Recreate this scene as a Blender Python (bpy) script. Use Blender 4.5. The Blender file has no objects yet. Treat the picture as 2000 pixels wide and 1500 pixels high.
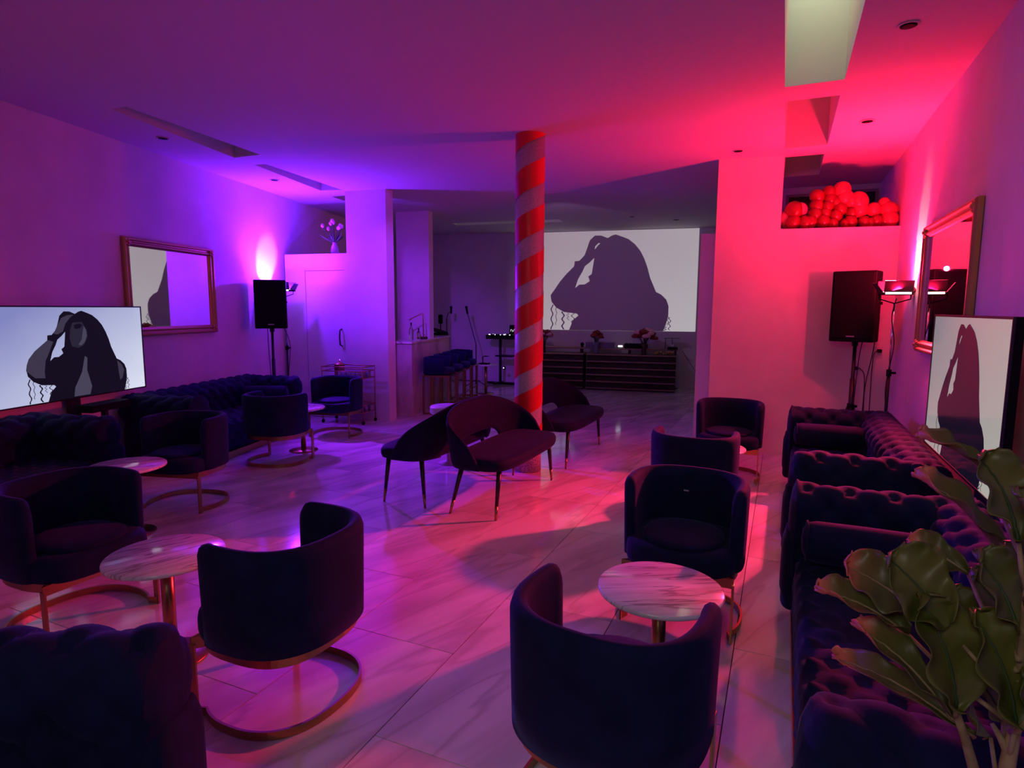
import bpy, bmesh, math, random
from mathutils import Vector, Matrix
from mathutils.geometry import tessellate_polygon
random.seed(7)
PI = math.pi
sc = bpy.context.scene
COL = sc.collection

# ------------------------------------------------------------------ camera, world, lights, exposure
cd = bpy.data.cameras.new('camera'); cam = bpy.data.objects.new('camera', cd); COL.objects.link(cam)
cd.sensor_fit = 'HORIZONTAL'; cd.sensor_width = 36.0; cd.lens = 1187.7 / 2000 * 36.0
cd.clip_start = 0.05; cd.clip_end = 100
PITCH, YAW, ROLL = .1228465, -.4184128, .00501854
_f = Vector((math.sin(YAW) * math.cos(PITCH), math.cos(YAW) * math.cos(PITCH), -math.sin(PITCH)))
_r = Vector((math.cos(YAW), -math.sin(YAW), 0)); _u = _r.cross(_f)
_c, _s = math.cos(ROLL), math.sin(ROLL)
R_ = _r * _c + _u * _s; U_ = -_r * _s + _u * _c
cam.matrix_world = Matrix(((R_.x, U_.x, -_f.x, 0), (R_.y, U_.y, -_f.y, 0), (R_.z, U_.z, -_f.z, 1.61), (0, 0, 0, 1)))
sc.camera = cam

w = bpy.data.worlds.new('world'); sc.world = w; w.use_nodes = True
w.node_tree.nodes['Background'].inputs[0].default_value = (0.02, 0.02, 0.03, 1)
w.node_tree.nodes['Background'].inputs[1].default_value = 0.0

def lamp(name, kind, loc, color, power, size=.1, target=None, sizey=None, spread=None):
    l = bpy.data.lights.new(name, kind); l.color = color; l.energy = power
    if kind == 'AREA':
        l.size = size
        if sizey: l.shape = 'RECTANGLE'; l.size_y = sizey
        if spread: l.spread = spread
    else:
        l.shadow_soft_size = size
    o = bpy.data.objects.new(name, l); COL.objects.link(o); o.location = loc
    if target is not None:
        d = Vector(target) - Vector(loc)
        o.rotation_euler = d.to_track_quat('-Z', 'Y').to_euler()
    return o

RED = (1.0, 0.004, 0.055)
PUR = (0.17, 0.006, 1.0)
LR = Vector((.895, 6.42, 1.775)); LP = Vector((-6.37, 6.53, 1.86))
# each stand light: panel throwing light up, its white-hot centre on the wall, and added spots and points that fill floor and walls
lamp('red_panel_light', 'AREA', (LR.x, LR.y, LR.z + .012), RED, 175, .20, (LR.x - .38, LR.y + .16, 3.24), .14)
lamp('red_panel_core', 'SPOT', (LR.x - .02, LR.y, LR.z + .03), (1.0, .50, .26), 44, .03, (1.04, 6.38, 2.04)).data.spot_size = .95
q = lamp('red_floor_fill', 'SPOT', (LR.x - .05, LR.y - .03, LR.z + .17), (1.0, .028, .11), 900, .06, (-.7, 4.1, 0)); q.data.spot_size = 1.65; q.data.spot_blend = 1.0  # added spot, throws red onto the floor
lamp('purple_panel_light', 'AREA', (LP.x, LP.y, LP.z + .012), PUR, 110, .20, (LP.x + .12, LP.y - .05, 3.24), .14)
lamp('purple_panel_core', 'SPOT', (LP.x - .02, LP.y, LP.z + .03), (.85, .42, 1.0), 34, .03, (-6.75, 6.54, 2.16)).data.spot_size = 1.0
q = lamp('purple_floor_fill', 'SPOT', (LP.x + .10, LP.y - .12, LP.z + .16), (.26, .014, 1.0), 820, .06, (-3.6, 3.7, 0)); q.data.spot_size = 1.65; q.data.spot_blend = 1.0  # added purple spot filling floor and furniture
lamp('red_wall_fill', 'POINT', (LR.x - .10, LR.y - .02, LR.z + .20), (1.0, .006, .07), 28, .02)  # added point above the panel, brightens the lower pier
lamp('purple_wall_fill', 'POINT', (LP.x + .16, LP.y - .02, LP.z + .22), (.14, .005, 1.0), 58, .012)  # added point, brightens door and left pier below the panel
q = lamp('bar_fill', 'SPOT', (-3.7, 5.0, 3.05), (.26, .02, 1.0), 420, .08, (-5.7, 8.9, 1.25)); q.data.spot_size = .72; q.data.spot_blend = .9  # added spot without a fixture, brightens the bar and back pier
lamp('front_fill', 'AREA', (-.6, -1.4, 2.95), (1.0, .94, .88), 8.5, 1.2, (.1, 2.2, 0), 1.2).data.spread = 2.2  # added area light behind the viewer, lifts foreground plant and sofas
lamp('back_wall_fill', 'SPOT', (-3.3, 8.0, 2.9), (.60, .34, .74), 34, .05, (-3.4, 12.5, 2.1)).data.spot_size = .95  # added fill without a projector, lifts silhouette and back wall

vs = sc.view_settings
vs.view_transform = 'Standard'; vs.look = 'None'; vs.gamma = 1.0; vs.use_curve_mapping = False
vs.exposure = 0.12
sc.cycles.max_bounces = 8; sc.cycles.diffuse_bounces = 5; sc.cycles.glossy_bounces = 4
sc.cycles.caustics_reflective = False; sc.cycles.caustics_refractive = False
sc.cycles.sample_clamp_indirect = 4.0

# ------------------------------------------------------------------ materials
def mat(name, color, rough=.6, metal=0.0, spec=.5, emit=None, estr=0, sheen=0, coat=0, trans=0, sheentint=None):
    m = bpy.data.materials.new(name); m.use_nodes = True
    b = m.node_tree.nodes['Principled BSDF']
    b.inputs['Base Color'].default_value = (*color, 1); b.inputs['Roughness'].default_value = rough
    b.inputs['Metallic'].default_value = metal; b.inputs['Specular IOR Level'].default_value = spec
    if emit: b.inputs['Emission Color'].default_value = (*emit, 1); b.inputs['Emission Strength'].default_value = estr
    if sheen:
        b.inputs['Sheen Weight'].default_value = sheen; b.inputs['Sheen Roughness'].default_value = .45
        if sheentint: b.inputs['Sheen Tint'].default_value = (*sheentint, 1)
    if coat: b.inputs['Coat Weight'].default_value = coat; b.inputs['Coat Roughness'].default_value = .05
    if trans: b.inputs['Transmission Weight'].default_value = trans
    return m
def nd(m, t): return m.node_tree.nodes.new(t)
def lk(m, a, b): m.node_tree.links.new(a, b)
def noise_bump(m, scale, strength, dist=.002, detail=3):
    b = m.node_tree.nodes['Principled BSDF']
    tc = nd(m, 'ShaderNodeTexCoord'); n = nd(m, 'ShaderNodeTexNoise'); n.inputs['Scale'].default_value = scale; n.inputs['Detail'].default_value = detail
    bp = nd(m, 'ShaderNodeBump'); bp.inputs['Strength'].default_value = strength; bp.inputs['Distance'].default_value = dist
    lk(m, tc.outputs['Object'], n.inputs['Vector']); lk(m, n.outputs['Fac'], bp.inputs['Height']); lk(m, bp.outputs['Normal'], b.inputs['Normal'])
def noise_color(m, scale, c0, c1, lo=.35, hi=.65, distort=0, stretch=(1, 1, 1)):
    b = m.node_tree.nodes['Principled BSDF']
    tc = nd(m, 'ShaderNodeTexCoord'); mp = nd(m, 'ShaderNodeMapping'); mp.inputs['Scale'].default_value = stretch
    n = nd(m, 'ShaderNodeTexNoise'); n.inputs['Scale'].default_value = scale; n.inputs['Detail'].default_value = 5; n.inputs['Distortion'].default_value = distort
    r = nd(m, 'ShaderNodeValToRGB'); r.color_ramp.elements[0].position = lo; r.color_ramp.elements[1].position = hi
    r.color_ramp.elements[0].color = (*c0, 1); r.color_ramp.elements[1].color = (*c1, 1)
    lk(m, tc.outputs['Object'], mp.inputs['Vector']); lk(m, mp.outputs['Vector'], n.inputs['Vector'])
    lk(m, n.outputs['Fac'], r.inputs['Fac']); lk(m, r.outputs['Color'], b.inputs['Base Color'])
    return n, mp

M_wall = mat('white_wall_paint', (.78, .77, .76), .65, spec=.25)
noise_color(M_wall, 2.2, (.68, .67, .66), (.76, .75, .74)); noise_bump(M_wall, 60, .06)
M_ceil = mat('white_ceiling_paint', (.62, .61, .60), .8, spec=.15); noise_bump(M_ceil, 80, .03)
M_door = mat('white_door_paint', (.76, .76, .76), .45, spec=.3)
M_velvet = mat('navy_velvet', (.01, .012, .06), .8, spec=.12, sheen=.16, sheentint=(.30, .34, .9))
noise_color(M_velvet, 9, (.0048, .0095, .036), (.0078, .0145, .055)); 
M_velvet2 = mat('dark_plum_velvet', (.022, .014, .052), .75, spec=.12, sheen=.10, sheentint=(.45, .35, .9))
noise_color(M_velvet2, 7, (.004, .006, .030), (.008, .010, .046))
M_piping = mat('black_piping', (.02, .02, .025), .6)
M_brass = mat('brushed_brass', (.42, .27, .11), .30, 1.0); noise_bump(M_brass, 220, .05)
M_gold = mat('gilded_wood', (.50, .34, .11), .42, .75); noise_bump(M_gold, 30, .35, .004)
M_chrome = mat('polished_steel', (.75, .75, .76), .12, 1.0)
M_black = mat('black_plastic', (.004, .004, .005), .6, spec=.12); noise_bump(M_black, 150, .05)
M_blackm = mat('black_metal', (.012, .012, .013), .35, spec=.5)
M_grille = mat('black_steel_grille', (.003, .003, .004), .7, spec=.12)
M_legblack = mat('black_lacquer_leg', (.015, .010, .012), .35)
M_mirror = mat('mirror_glass', (.86, .86, .87), .015, 1.0)
M_red = mat('red_satin_ribbon', (.72, .012, .008), .38, spec=.5)
M_white = mat('glitter_white_wrap', (.62, .60, .60), .32, spec=.6)
noise_color(M_white, 260, (.32, .31, .31), (.66, .64, .64), .42, .58); noise_bump(M_white, 300, .5)
M_stone = mat('speckled_stone', (.40, .36, .34), .6); noise_color(M_stone, 90, (.22, .19, .18), (.55, .50, .48), .4, .6)
M_wood = mat('dark_walnut', (.020, .010, .008), .6); noise_color(M_wood, 6, (.010, .005, .004), (.026, .012, .009), stretch=(1, 12, 12))
M_slat = mat('walnut_slat', (.26, .16, .12), .5); noise_color(M_slat, 6, (.22, .13, .10), (.34, .21, .16), stretch=(1, 10, 10))
M_balloon = mat('red_latex', (.24, .008, .014), .25, spec=.5)
M_balloonc = mat('coral_latex', (.46, .06, .07), .28, spec=.5)
M_balloonp = mat('pink_latex', (.50, .14, .20), .3, spec=.5)
M_glass = mat('clear_glass', (.95, .95, .97), .03, trans=1.0)
M_grout = mat('tile_grout', (.05, .04, .04), .9)
M_pot = mat('matte_charcoal_pot', (.035, .035, .038), .6)
M_soil = mat('potting_soil', (.02, .014, .01), .95)
M_bark = mat('fig_bark', (.30, .23, .10), .7); noise_color(M_bark, 40, (.20, .15, .06), (.36, .28, .13))
M_leaf = mat('fig_leaf_green', (.09, .12, .02), .42, spec=.4)
noise_color(M_leaf, 6, (.070, .092, .012), (.14, .15, .028))
M_leafr = mat('fig_leaf_red_tipped', (.10, .09, .03), .42, spec=.4)
M_flower = mat('deep_red_petal', (.22, .004, .010), .6)
M_flowerp = mat('pale_pink_petal', (.80, .42, .44), .6)
M_stem = mat('flower_stem', (.03, .07, .02), .6)
M_vase = mat('blue_grey_glass', (.16, .17, .24), .15, spec=.6)
M_vaseb = mat('dark_red_vase', (.05, .012, .015), .2)
M_vasep = mat('pink_glass_vase', (.62, .40, .44), .12, spec=.6)
M_outlet = mat('white_outlet_plastic', (.6, .6, .6), .4)
M_cable = mat('black_cable', (.012, .012, .012), .5)
M_dark = mat('dark_window_glass', (.012, .011, .012), .12, spec=.4)
M_greyframe = mat('grey_window_frame', (.22, .21, .21), .5)
M_ice = mat('crystal_glass', (.85, .85, .9), .08, spec=1.0, trans=.6)

def glow(name, col, s, rough=.2):
    m = mat(name, (.012, .012, .014), rough, spec=.45, emit=col, estr=s); return m
M_pane_lit = glow('lit_skylight_pane', (.60, .66, .42), 3.3)
M_pane_dim = glow('dim_skylight_pane', (.55, .45, .42), .10)
M_pane_grey = glow('grey_skylight_pane', (.62, .60, .62), .30)
M_led_r = glow('red_led_face', (1.0, .45, .40), 14)
M_led_p = glow('purple_led_face', (.8, .45, 1.0), 14)
M_led_w = glow('white_indicator', (.9, .95, 1.0), 3.0)
M_laptop = glow('laptop_glow', (.55, .62, .62), .7)

def screen_mat(name, ca, cb, s, axis='X'):
    """picture background: soft studio backdrop, slightly brighter to one lower corner, as filmed"""
    m = glow(name, ca, s, .12); b = m.node_tree.nodes['Principled BSDF']
    tc = nd(m, 'ShaderNodeTexCoord'); sp = nd(m, 'ShaderNodeSeparateXYZ'); n = nd(m, 'ShaderNodeTexNoise'); n.inputs['Scale'].default_value = 3
    ad = nd(m, 'ShaderNodeMath'); ad.operation = 'SUBTRACT'
    a2 = nd(m, 'ShaderNodeMath'); a2.operation = 'MULTIPLY_ADD'; a2.inputs[1].default_value = .12
    r = nd(m, 'ShaderNodeValToRGB'); r.color_ramp.elements[0].position = -0.0; r.color_ramp.elements[1].position = 1.0
    r.color_ramp.elements[0].color = (*ca, 1); r.color_ramp.elements[1].color = (*cb, 1)
    lk(m, tc.outputs['Generated'], sp.inputs[0]); inv = nd(m, 'ShaderNodeMath'); inv.operation = 'MULTIPLY_ADD'; inv.inputs[1].default_value = -1.0 if axis[0] == '-' else 1.0; inv.inputs[2].default_value = 1.0 if axis[0] == '-' else 0.0
    lk(m, sp.outputs[axis[-1]], inv.inputs[0]); lk(m, inv.outputs[0], ad.inputs[0]); lk(m, sp.outputs['Z'], ad.inputs[1])
    lk(m, tc.outputs['Generated'], n.inputs['Vector'])
    a3 = nd(m, 'ShaderNodeMath'); a3.operation = 'MULTIPLY_ADD'; a3.inputs[1].default_value = .55; a3.inputs[2].default_value = .38
    lk(m, ad.outputs[0], a3.inputs[0]); lk(m, n.outputs['Fac'], a2.inputs[0]); lk(m, a3.outputs[0], a2.inputs[2])
    lk(m, a2.outputs[0], r.inputs['Fac']); lk(m, r.outputs['Color'], b.inputs['Emission Color'])
    return m
M_proj = screen_mat('projection_glow', (.42, .34, .38), (.62, .60, .60), .60)  # projector light put into the surface as emission
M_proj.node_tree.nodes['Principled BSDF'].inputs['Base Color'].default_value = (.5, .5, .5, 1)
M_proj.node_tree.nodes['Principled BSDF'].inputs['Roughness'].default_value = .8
M_tvl = screen_mat('television_backdrop_cool', (.24, .26, .58), (.80, .84, 1.0), .82, 'Y')
M_tvr = screen_mat('television_backdrop_pale', (.36, .31, .35), (.60, .58, .52), .62, '-Y')
M_fig = mat('projected_silhouette', (.62, .60, .62), .7, spec=.2)  # wall-toned sheet where the projection leaves the wall unlit
M_figtv = glow('screen_dark_figure', (.006, .004, .012), 1.0, .12); M_figtv.node_tree.nodes['Principled BSDF'].inputs['Specular IOR Level'].default_value = .25; M_figtv.node_tree.nodes['Principled BSDF'].inputs['Base Color'].default_value = (.004, .004, .004, 1)
M_figarm = glow('screen_grey_skin', (.040, .034, .062), 1.0, .12)
M_figface = glow('screen_face_shade', (.018, .016, .032), 1.0, .12)
M_figlite = glow('screen_light_skin', (.055, .050, .085), 1.0, .12)

def marble(name, c_lo, c_hi, rough, scale, stretch, perobj=True, veins=(.35, .30, .30), vein=.5, spec=.5, rot=.45, width=.05):
    m = mat(name, c_hi, rough, spec=spec); b = m.node_tree.nodes['Principled BSDF']
    tc = nd(m, 'ShaderNodeTexCoord'); rt_ = nd(m, 'ShaderNodeMapping'); rt_.inputs['Rotation'].default_value = (0, 0, rot)
    mp = nd(m, 'ShaderNodeMapping'); mp.inputs['Scale'].default_value = stretch
    oi = nd(m, 'ShaderNodeObjectInfo'); ml = nd(m, 'ShaderNodeMath'); ml.operation = 'MULTIPLY'; ml.inputs[1].default_value = 40.0 if perobj else 0
    cb = nd(m, 'ShaderNodeCombineXYZ'); lk(m, oi.outputs['Random'], ml.inputs[0]); lk(m, ml.outputs[0], cb.inputs[0]); lk(m, ml.outputs[0], cb.inputs[2])
    lk(m, tc.outputs['Object'], rt_.inputs['Vector']); lk(m, rt_.outputs[0], mp.inputs['Vector']); lk(m, cb.outputs[0], mp.inputs['Location'])
    n1 = nd(m, 'ShaderNodeTexNoise'); n1.inputs['Scale'].default_value = scale; n1.inputs['Detail'].default_value = 6; n1.inputs['Distortion'].default_value = .3
    n2 = nd(m, 'ShaderNodeTexNoise'); n2.inputs['Scale'].default_value = scale * .8; n2.inputs['Detail'].default_value = 4; n2.inputs['Roughness'].default_value = .45; n2.inputs['Distortion'].default_value = .15
    lk(m, mp.outputs[0], n1.inputs['Vector']); lk(m, mp.outputs[0], n2.inputs['Vector'])
    r1 = nd(m, 'ShaderNodeValToRGB'); r1.color_ramp.elements[0].position = .36; r1.color_ramp.elements[1].position = .60
    r1.color_ramp.elements[0].color = (*c_lo, 1); r1.color_ramp.elements[1].color = (*c_hi, 1)
    r2 = nd(m, 'ShaderNodeValToRGB')
    e = r2.color_ramp.elements; e[0].position = .5 - width; e[0].color = (0, 0, 0, 1); e[1].position = .5; e[1].color = (1, 1, 1, 1)
    e3 = e.new(.5 + width * .5); e3.color = (0, 0, 0, 1)
    mx = nd(m, 'ShaderNodeMixRGB'); mx.inputs['Color2'].default_value = (*veins, 1)
    sc_ = nd(m, 'ShaderNodeMath'); sc_.operation = 'MULTIPLY'; sc_.inputs[1].default_value = vein
    lk(m, n1.outputs['Fac'], r1.inputs['Fac']); lk(m, n2.outputs['Fac'], r2.inputs['Fac']); lk(m, r2.outputs['Color'], sc_.inputs[0])
    lk(m, sc_.outputs[0], mx.inputs['Fac']); lk(m, r1.outputs['Color'], mx.inputs['Color1']); lk(m, mx.outputs[0], b.inputs['Base Color'])
    return m
M_tile = marble('veined_marble_tile', (.60, .56, .55), (.86, .83, .82), .10, 2.4, (1.9, .28, 1), veins=(.42, .35, .36), vein=.45, spec=.6, rot=.38, width=.035)
M_marble = marble('white_marble_top', (.66, .62, .61), (.86, .84, .83), .13, 5.0, (.55, 5.5, 1), veins=(.20, .15, .17), vein=.75, rot=0, width=.045)
M_barmarble = marble('bar_marble', (.50, .44, .42), (.74, .69, .67), .25, 2.0, (1, 1, .5), False, veins=(.34, .28, .28), vein=.4)

# leaf colour: green blade, reddish browned tip along local Y
def tipmat(m):
    b = m.node_tree.nodes['Principled BSDF']; tc = nd(m, 'ShaderNodeTexCoord'); sp = nd(m, 'ShaderNodeSeparateXYZ')
    at = nd(m, 'ShaderNodeAttribute'); at.attribute_name = 'along'
    n = nd(m, 'ShaderNodeTexNoise'); n.inputs['Scale'].default_value = 8
    ad = nd(m, 'ShaderNodeMath'); ad.operation = 'MULTIPLY_ADD'; ad.inputs[1].default_value = .22
    r = nd(m, 'ShaderNodeValToRGB'); e = r.color_ramp.elements
    e[0].position = .62; e[0].color = (.085, .10, .02, 1); e[1].position = 1.0; e[1].color = (.62, .16, .10, 1)
    k = e.new(.86); k.color = (.16, .12, .035, 1)
    lk(m, tc.outputs['Object'], n.inputs['Vector']); lk(m, n.outputs['Fac'], ad.inputs[0]); lk(m, at.outputs['Fac'], ad.inputs[2])
    lk(m, ad.outputs[0], r.inputs['Fac']); lk(m, r.outputs['Color'], b.inputs['Base Color'])
tipmat(M_leafr)

# ------------------------------------------------------------------ mesh helpers
class G:
    """collects simple shapes into one mesh"""
    def __init__(s): s.v = []; s.f = []; s.m = []; s.mi = 0
    def add(s, vs, fs):
        o = len(s.v); s.v += [tuple(v) for v in vs]; s.f += [tuple(i + o for i in f) for f in fs]; s.m += [s.mi] * len(fs); return s
    def box(s, c, d, rz=0, rx=0, ry=0):
        x, y, z = d[0] / 2, d[1] / 2, d[2] / 2
        Rm = Matrix.Rotation(rz, 3, 'Z') @ Matrix.Rotation(ry, 3, 'Y') @ Matrix.Rotation(rx, 3, 'X')
        vs = [Rm @ Vector((a * x, b * y, e * z)) + Vector(c) for e in (-1, 1) for a, b in ((-1, -1), (1, -1), (1, 1), (-1, 1))]
        return s.add(vs, [(3, 2, 1, 0), (4, 5, 6, 7), (0, 1, 5, 4), (1, 2, 6, 5), (2, 3, 7, 6), (3, 0, 4, 7)])
    def prism(s, poly, z0, z1):
        n = len(poly); vs = [(p[0], p[1], z0) for p in poly] + [(p[0], p[1], z1) for p in poly]
        fs = [tuple(range(n - 1, -1, -1)), tuple(range(n, 2 * n))] + [(i, (i + 1) % n, n + (i + 1) % n, n + i) for i in range(n)]
        return s.add(vs, fs)
    def tube(s, pts, r, n=8, caps=True):
        pts = [Vector(p) for p in pts]; rr = r if isinstance(r, (list, tuple)) else [r] * len(pts)
        vs = []; fs = []; prev = None
        for i, p in enumerate(pts):
            t = (pts[min(i + 1, len(pts) - 1)] - pts[max(i - 1, 0)]).normalized()
            if prev is None:
                a = Vector((0, 0, 1)) if abs(t.z) < .9 else Vector((1, 0, 0))
                u = t.cross(a).normalized()
            else:
                u = (prev - t * prev.dot(t)).normalized()
            prev = u; v = t.cross(u)
            for k in range(n):
                a = 2 * PI * k / n; vs.append(p + (u * math.cos(a) + v * math.sin(a)) * rr[i])
        for i in range(len(pts) - 1):
            for k in range(n):
                fs.append((i * n + k, i * n + (k + 1) % n, (i + 1) * n + (k + 1) % n, (i + 1) * n + k))
        if caps: fs += [tuple(range(n - 1, -1, -1)), tuple((len(pts) - 1) * n + k for k in range(n))]
        return s.add(vs, fs)
    def lathe(s, prof, c=(0, 0, 0), n=24, M=None):
        vs = []; fs = []
        for (r, z) in prof:
            for k in range(n):
                a = 2 * PI * k / n; p = Vector((r * math.cos(a), r * math.sin(a), z))
                if M is not None: p = M @ p
                vs.append(p + Vector(c))
        m = len(prof)
        for i in range(m - 1):
            for k in range(n): fs.append((i * n + k, i * n + (k + 1) % n, (i + 1) * n + (k + 1) % n, (i + 1) * n + k))
        fs += [tuple(range(n - 1, -1, -1)), tuple((m - 1) * n + k for k in range(n))]
        return s.add(vs, fs)
    def ball(s, c, r, n=12, m=8, sc=(1, 1, 1)):
        pr = [(max(.0005, math.sin(PI * i / m)) * r, -math.cos(PI * i / m) * r) for i in range(m + 1)]
        return s.lathe(pr, c, n, Matrix.Diagonal(sc))
    def grid(s, P, closeu=False, closev=False):
        nu, nv = len(P), len(P[0]); fs = []
        for i in range(nu - (0 if closeu else 1)):
            for j in range(nv - (0 if closev else 1)):
                fs.append((i * nv + j, ((i + 1) % nu) * nv + j, ((i + 1) % nu) * nv + (j + 1) % nv, i * nv + (j + 1) % nv))
        return s.add([p for row in P for p in row], fs)
    def strip(s, path, z0, z1, th):
        """flat bar of thickness th following a plan path, closed section"""
        n = len(path); L = []
        for i in range(n):
            a = Vector(path[max(i - 1, 0)]); b = Vector(path[min(i + 1, n - 1)]); t = (b - a).normalized(); nn = Vector((-t.y, t.x)); p = Vector(path[i])
            i_, o_ = p - nn * th / 2, p + nn * th / 2
            L.append([(i_.x, i_.y, z0), (o_.x, o_.y, z0), (o_.x, o_.y, z1), (i_.x, i_.y, z1)])
        s.grid(L, closev=True); o = len(s.v) - 4 * n
        s.f += [(o, o + 1, o + 2, o + 3), (o + 4 * n - 1, o + 4 * n - 2, o + 4 * n - 3, o + 4 * n - 4)]; s.m += [s.mi] * 2
        return s
    def poly(s, outer, holes, fn):
        """flat polygon with holes, fn maps (u,v) to 3d"""
        loops = [outer] + holes; flat = [p for l in loops for p in l]
        tr = tessellate_polygon([[Vector((p[0], p[1], 0)) for p in l] for l in loops])
        return s.add([fn(*p) for p in flat], [t for t in tr])

def build(name, g, m, parent=None, smooth=False, bevel=0, seg=2, subsurf=0, loc=None, fix=True, solid=0):
    me = bpy.data.meshes.new(name); me.from_pydata([tuple(v) for v in g.v], [], g.f)
    ms = m if isinstance(m, (list, tuple)) else [m]
    for q in ms: me.materials.append(q)
    if len(ms) > 1: me.polygons.foreach_set('material_index', g.m)
    if fix:
        bm = bmesh.new(); bm.from_mesh(me); bmesh.ops.recalc_face_normals(bm, faces=bm.faces); bm.to_mesh(me); bm.free()
    if smooth: me.polygons.foreach_set('use_smooth', [True] * len(me.polygons))
    me.update()
    o = bpy.data.objects.new(name, me); COL.objects.link(o)
    if loc: o.location = loc
    if parent: o.parent = parent
    if solid:
        md = o.modifiers.new('solid', 'SOLIDIFY'); md.thickness = solid; md.offset = 0
    if bevel:
        md = o.modifiers.new('bevel', 'BEVEL'); md.width = bevel; md.segments = seg; md.limit_method = 'ANGLE'; md.angle_limit = .6
    if subsurf:
        md = o.modifiers.new('sub', 'SUBSURF'); md.levels = subsurf; md.render_levels = subsurf
    return o
def sharp(o, ang=40):
    for p in o.data.polygons: p.use_smooth = True
    o.data.set_sharp_from_angle(angle=math.radians(ang)); return o
def thing(name, label, cat, loc=(0, 0, 0), rz=0, group=None):
    o = bpy.data.objects.new(name, None); COL.objects.link(o); o.empty_display_size = .1
    o.location = loc; o.rotation_euler = (0, 0, rz); return tag(o, label, cat, group)
def tag(o, label, cat, group=None):
    o['label'] = label; o['category'] = cat
    if group: o['group'] = group
    return o
def struct(o, label=None):
    o['kind'] = 'structure'
    if label: o['label'] = label
    return o
def dup(root, loc, rz, label, group=None):
    def cp(o, par):
        c = o.copy(); COL.objects.link(c); c.parent = par
        for ch in o.children: cp(ch, c)
        return c
    kids = list(root.children); r = root.copy(); COL.objects.link(r)
    for ch in kids: cp(ch, r)
    r.location = loc; r.rotation_euler = (0, 0, rz); r['label'] = label
    if group: r['group'] = group
    return r
D = math.radians

# ------------------------------------------------------------------ room shell
CH = 3.24
LWd = Vector((-.2545, .967)); LWp = Vector((-6.316, 4.957))       # left wall line
def lw(y): return LWp.x + (y - LWp.y) * LWd.x / LWd.y
def onleft(s, off=0): return LWp + LWd * s + Vector((.967, .2545)) * off   # off = distance out from left wall
RWX = 1.04
def bky(x): return 12.376 + (x + 4.769) * .146
YF = -3.0

# floor slab + marble tiles (0.60 x 1.20 m, half-bond)
fl = build('floor', G().box(((RWX + lw(14)) / 2 - .3, 5.6, -.05), (10.6, 17.6, .09)), M_grout); struct(fl, 'pale veined marble tiled floor')
TW, TL, GAP = .600, 1.202, .0045
tb = G(); hw, hl = TW / 2 - GAP / 2, TL / 2 - GAP / 2
tb.box((0, 0, -.005), (hw * 2, hl * 2, .010))
tile0 = None
x0 = -1.336            # a joint line (world x) between two rows
for i in range(-14, 5):
    xc = x0 + TW * (i + .5)
    off = 1.736 if (i % 2 == 0) else 2.34
    for k in range(-5, 11):
        yc = off + TL * (k + .5)
        if yc > bky(xc) + .3 or yc < -3.3: continue
        if xc - .3 > RWX or xc + .32 < lw(yc): continue
        if xc < -3.8 and yc < -1: continue
        if tile0 is None:
            tile0 = build('tile', tb, M_tile, fl); t = tile0
        else:
            t = tile0.copy(); COL.objects.link(t)
        t.location = (xc, yc, 0); t.name = 'tile'

# ceiling with long recesses
def rect(x0, x1, y0, y1): return [(x0, y0), (x1, y0), (x1, y1), (x0, y1)]
holes = {
 'r1': (rect(-.089, .300, 3.55, 5.115), .75, M_pane_lit), 'r2': (rect(-.089, .297, 5.463, 6.99), .75, M_pane_dim),
 'r3': (rect(-.089, .290, 7.385, 8.45), .75, M_pane_dim),
 'l1': ([(-5.20, 3.478), (-5.025, 3.479), (-5.235, 5.089), (-5.602, 5.080)], .5, M_pane_dim),
 'l2': ([(-5.665, 5.416), (-5.511, 5.427), (-5.716, 7.003), (-6.02, 6.917)], .5, M_pane_dim),
 'l3': ([(-6.20, 7.36), (-5.86, 7.36), (-6.05, 8.7), (-6.42, 8.7)], .5, M_pane_dim),
 'b1': ([(-5.95, 10.49), (-3.86, 10.76), (-3.90, 11.10), (-6.0, 10.80)], .3, M_pane_grey)}
cg = G()
outer = [(lw(YF) - .1, YF), (RWX + .1, YF), (RWX + .1, 13.6), (lw(13.6) - .1, 13.6)]
cg.poly(outer, [h[0] for h in holes.values()], lambda u, v: (u, v, CH))
for h, dep, mt in holes.values():
    n = len(h)
    for i in range(n):
        a, b = h[i], h[(i + 1) % n]; cg.add([(a[0], a[1], CH), (b[0], b[1], CH), (b[0], b[1], CH + dep), (a[0], a[1], CH + dep)], [(0, 1, 2, 3)])
ce = build('ceiling', cg, M_ceil, fix=False); struct(ce, 'flat white ceiling with long recessed skylight shafts')
lab = {'r1': 'lit pale skylight over the right side, nearest', 'r2': 'middle skylight recess washed red', 'r3': 'dim skylight recess above the balloon ledge',
       'l1': 'long dim skylight recess nearest on the left', 'l2': 'second skylight recess on the left', 'l3': 'skylight recess above the vase ledge', 'b1': 'grey lit skylight slot in the back room ceiling'}
for i, (k, (h, dep, mt)) in enumerate(holes.items()):
    cx = sum(p[0] for p in h) / 4; cy = sum(p[1] for p in h) / 4
    p = build('window_%d' % (i + 1), G().prism([((q[0] - cx) * 1.01 + cx, (q[1] - cy) * 1.01 + cy) for q in h], CH + dep, CH + dep + .02), mt); struct(p, lab[k])

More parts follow.
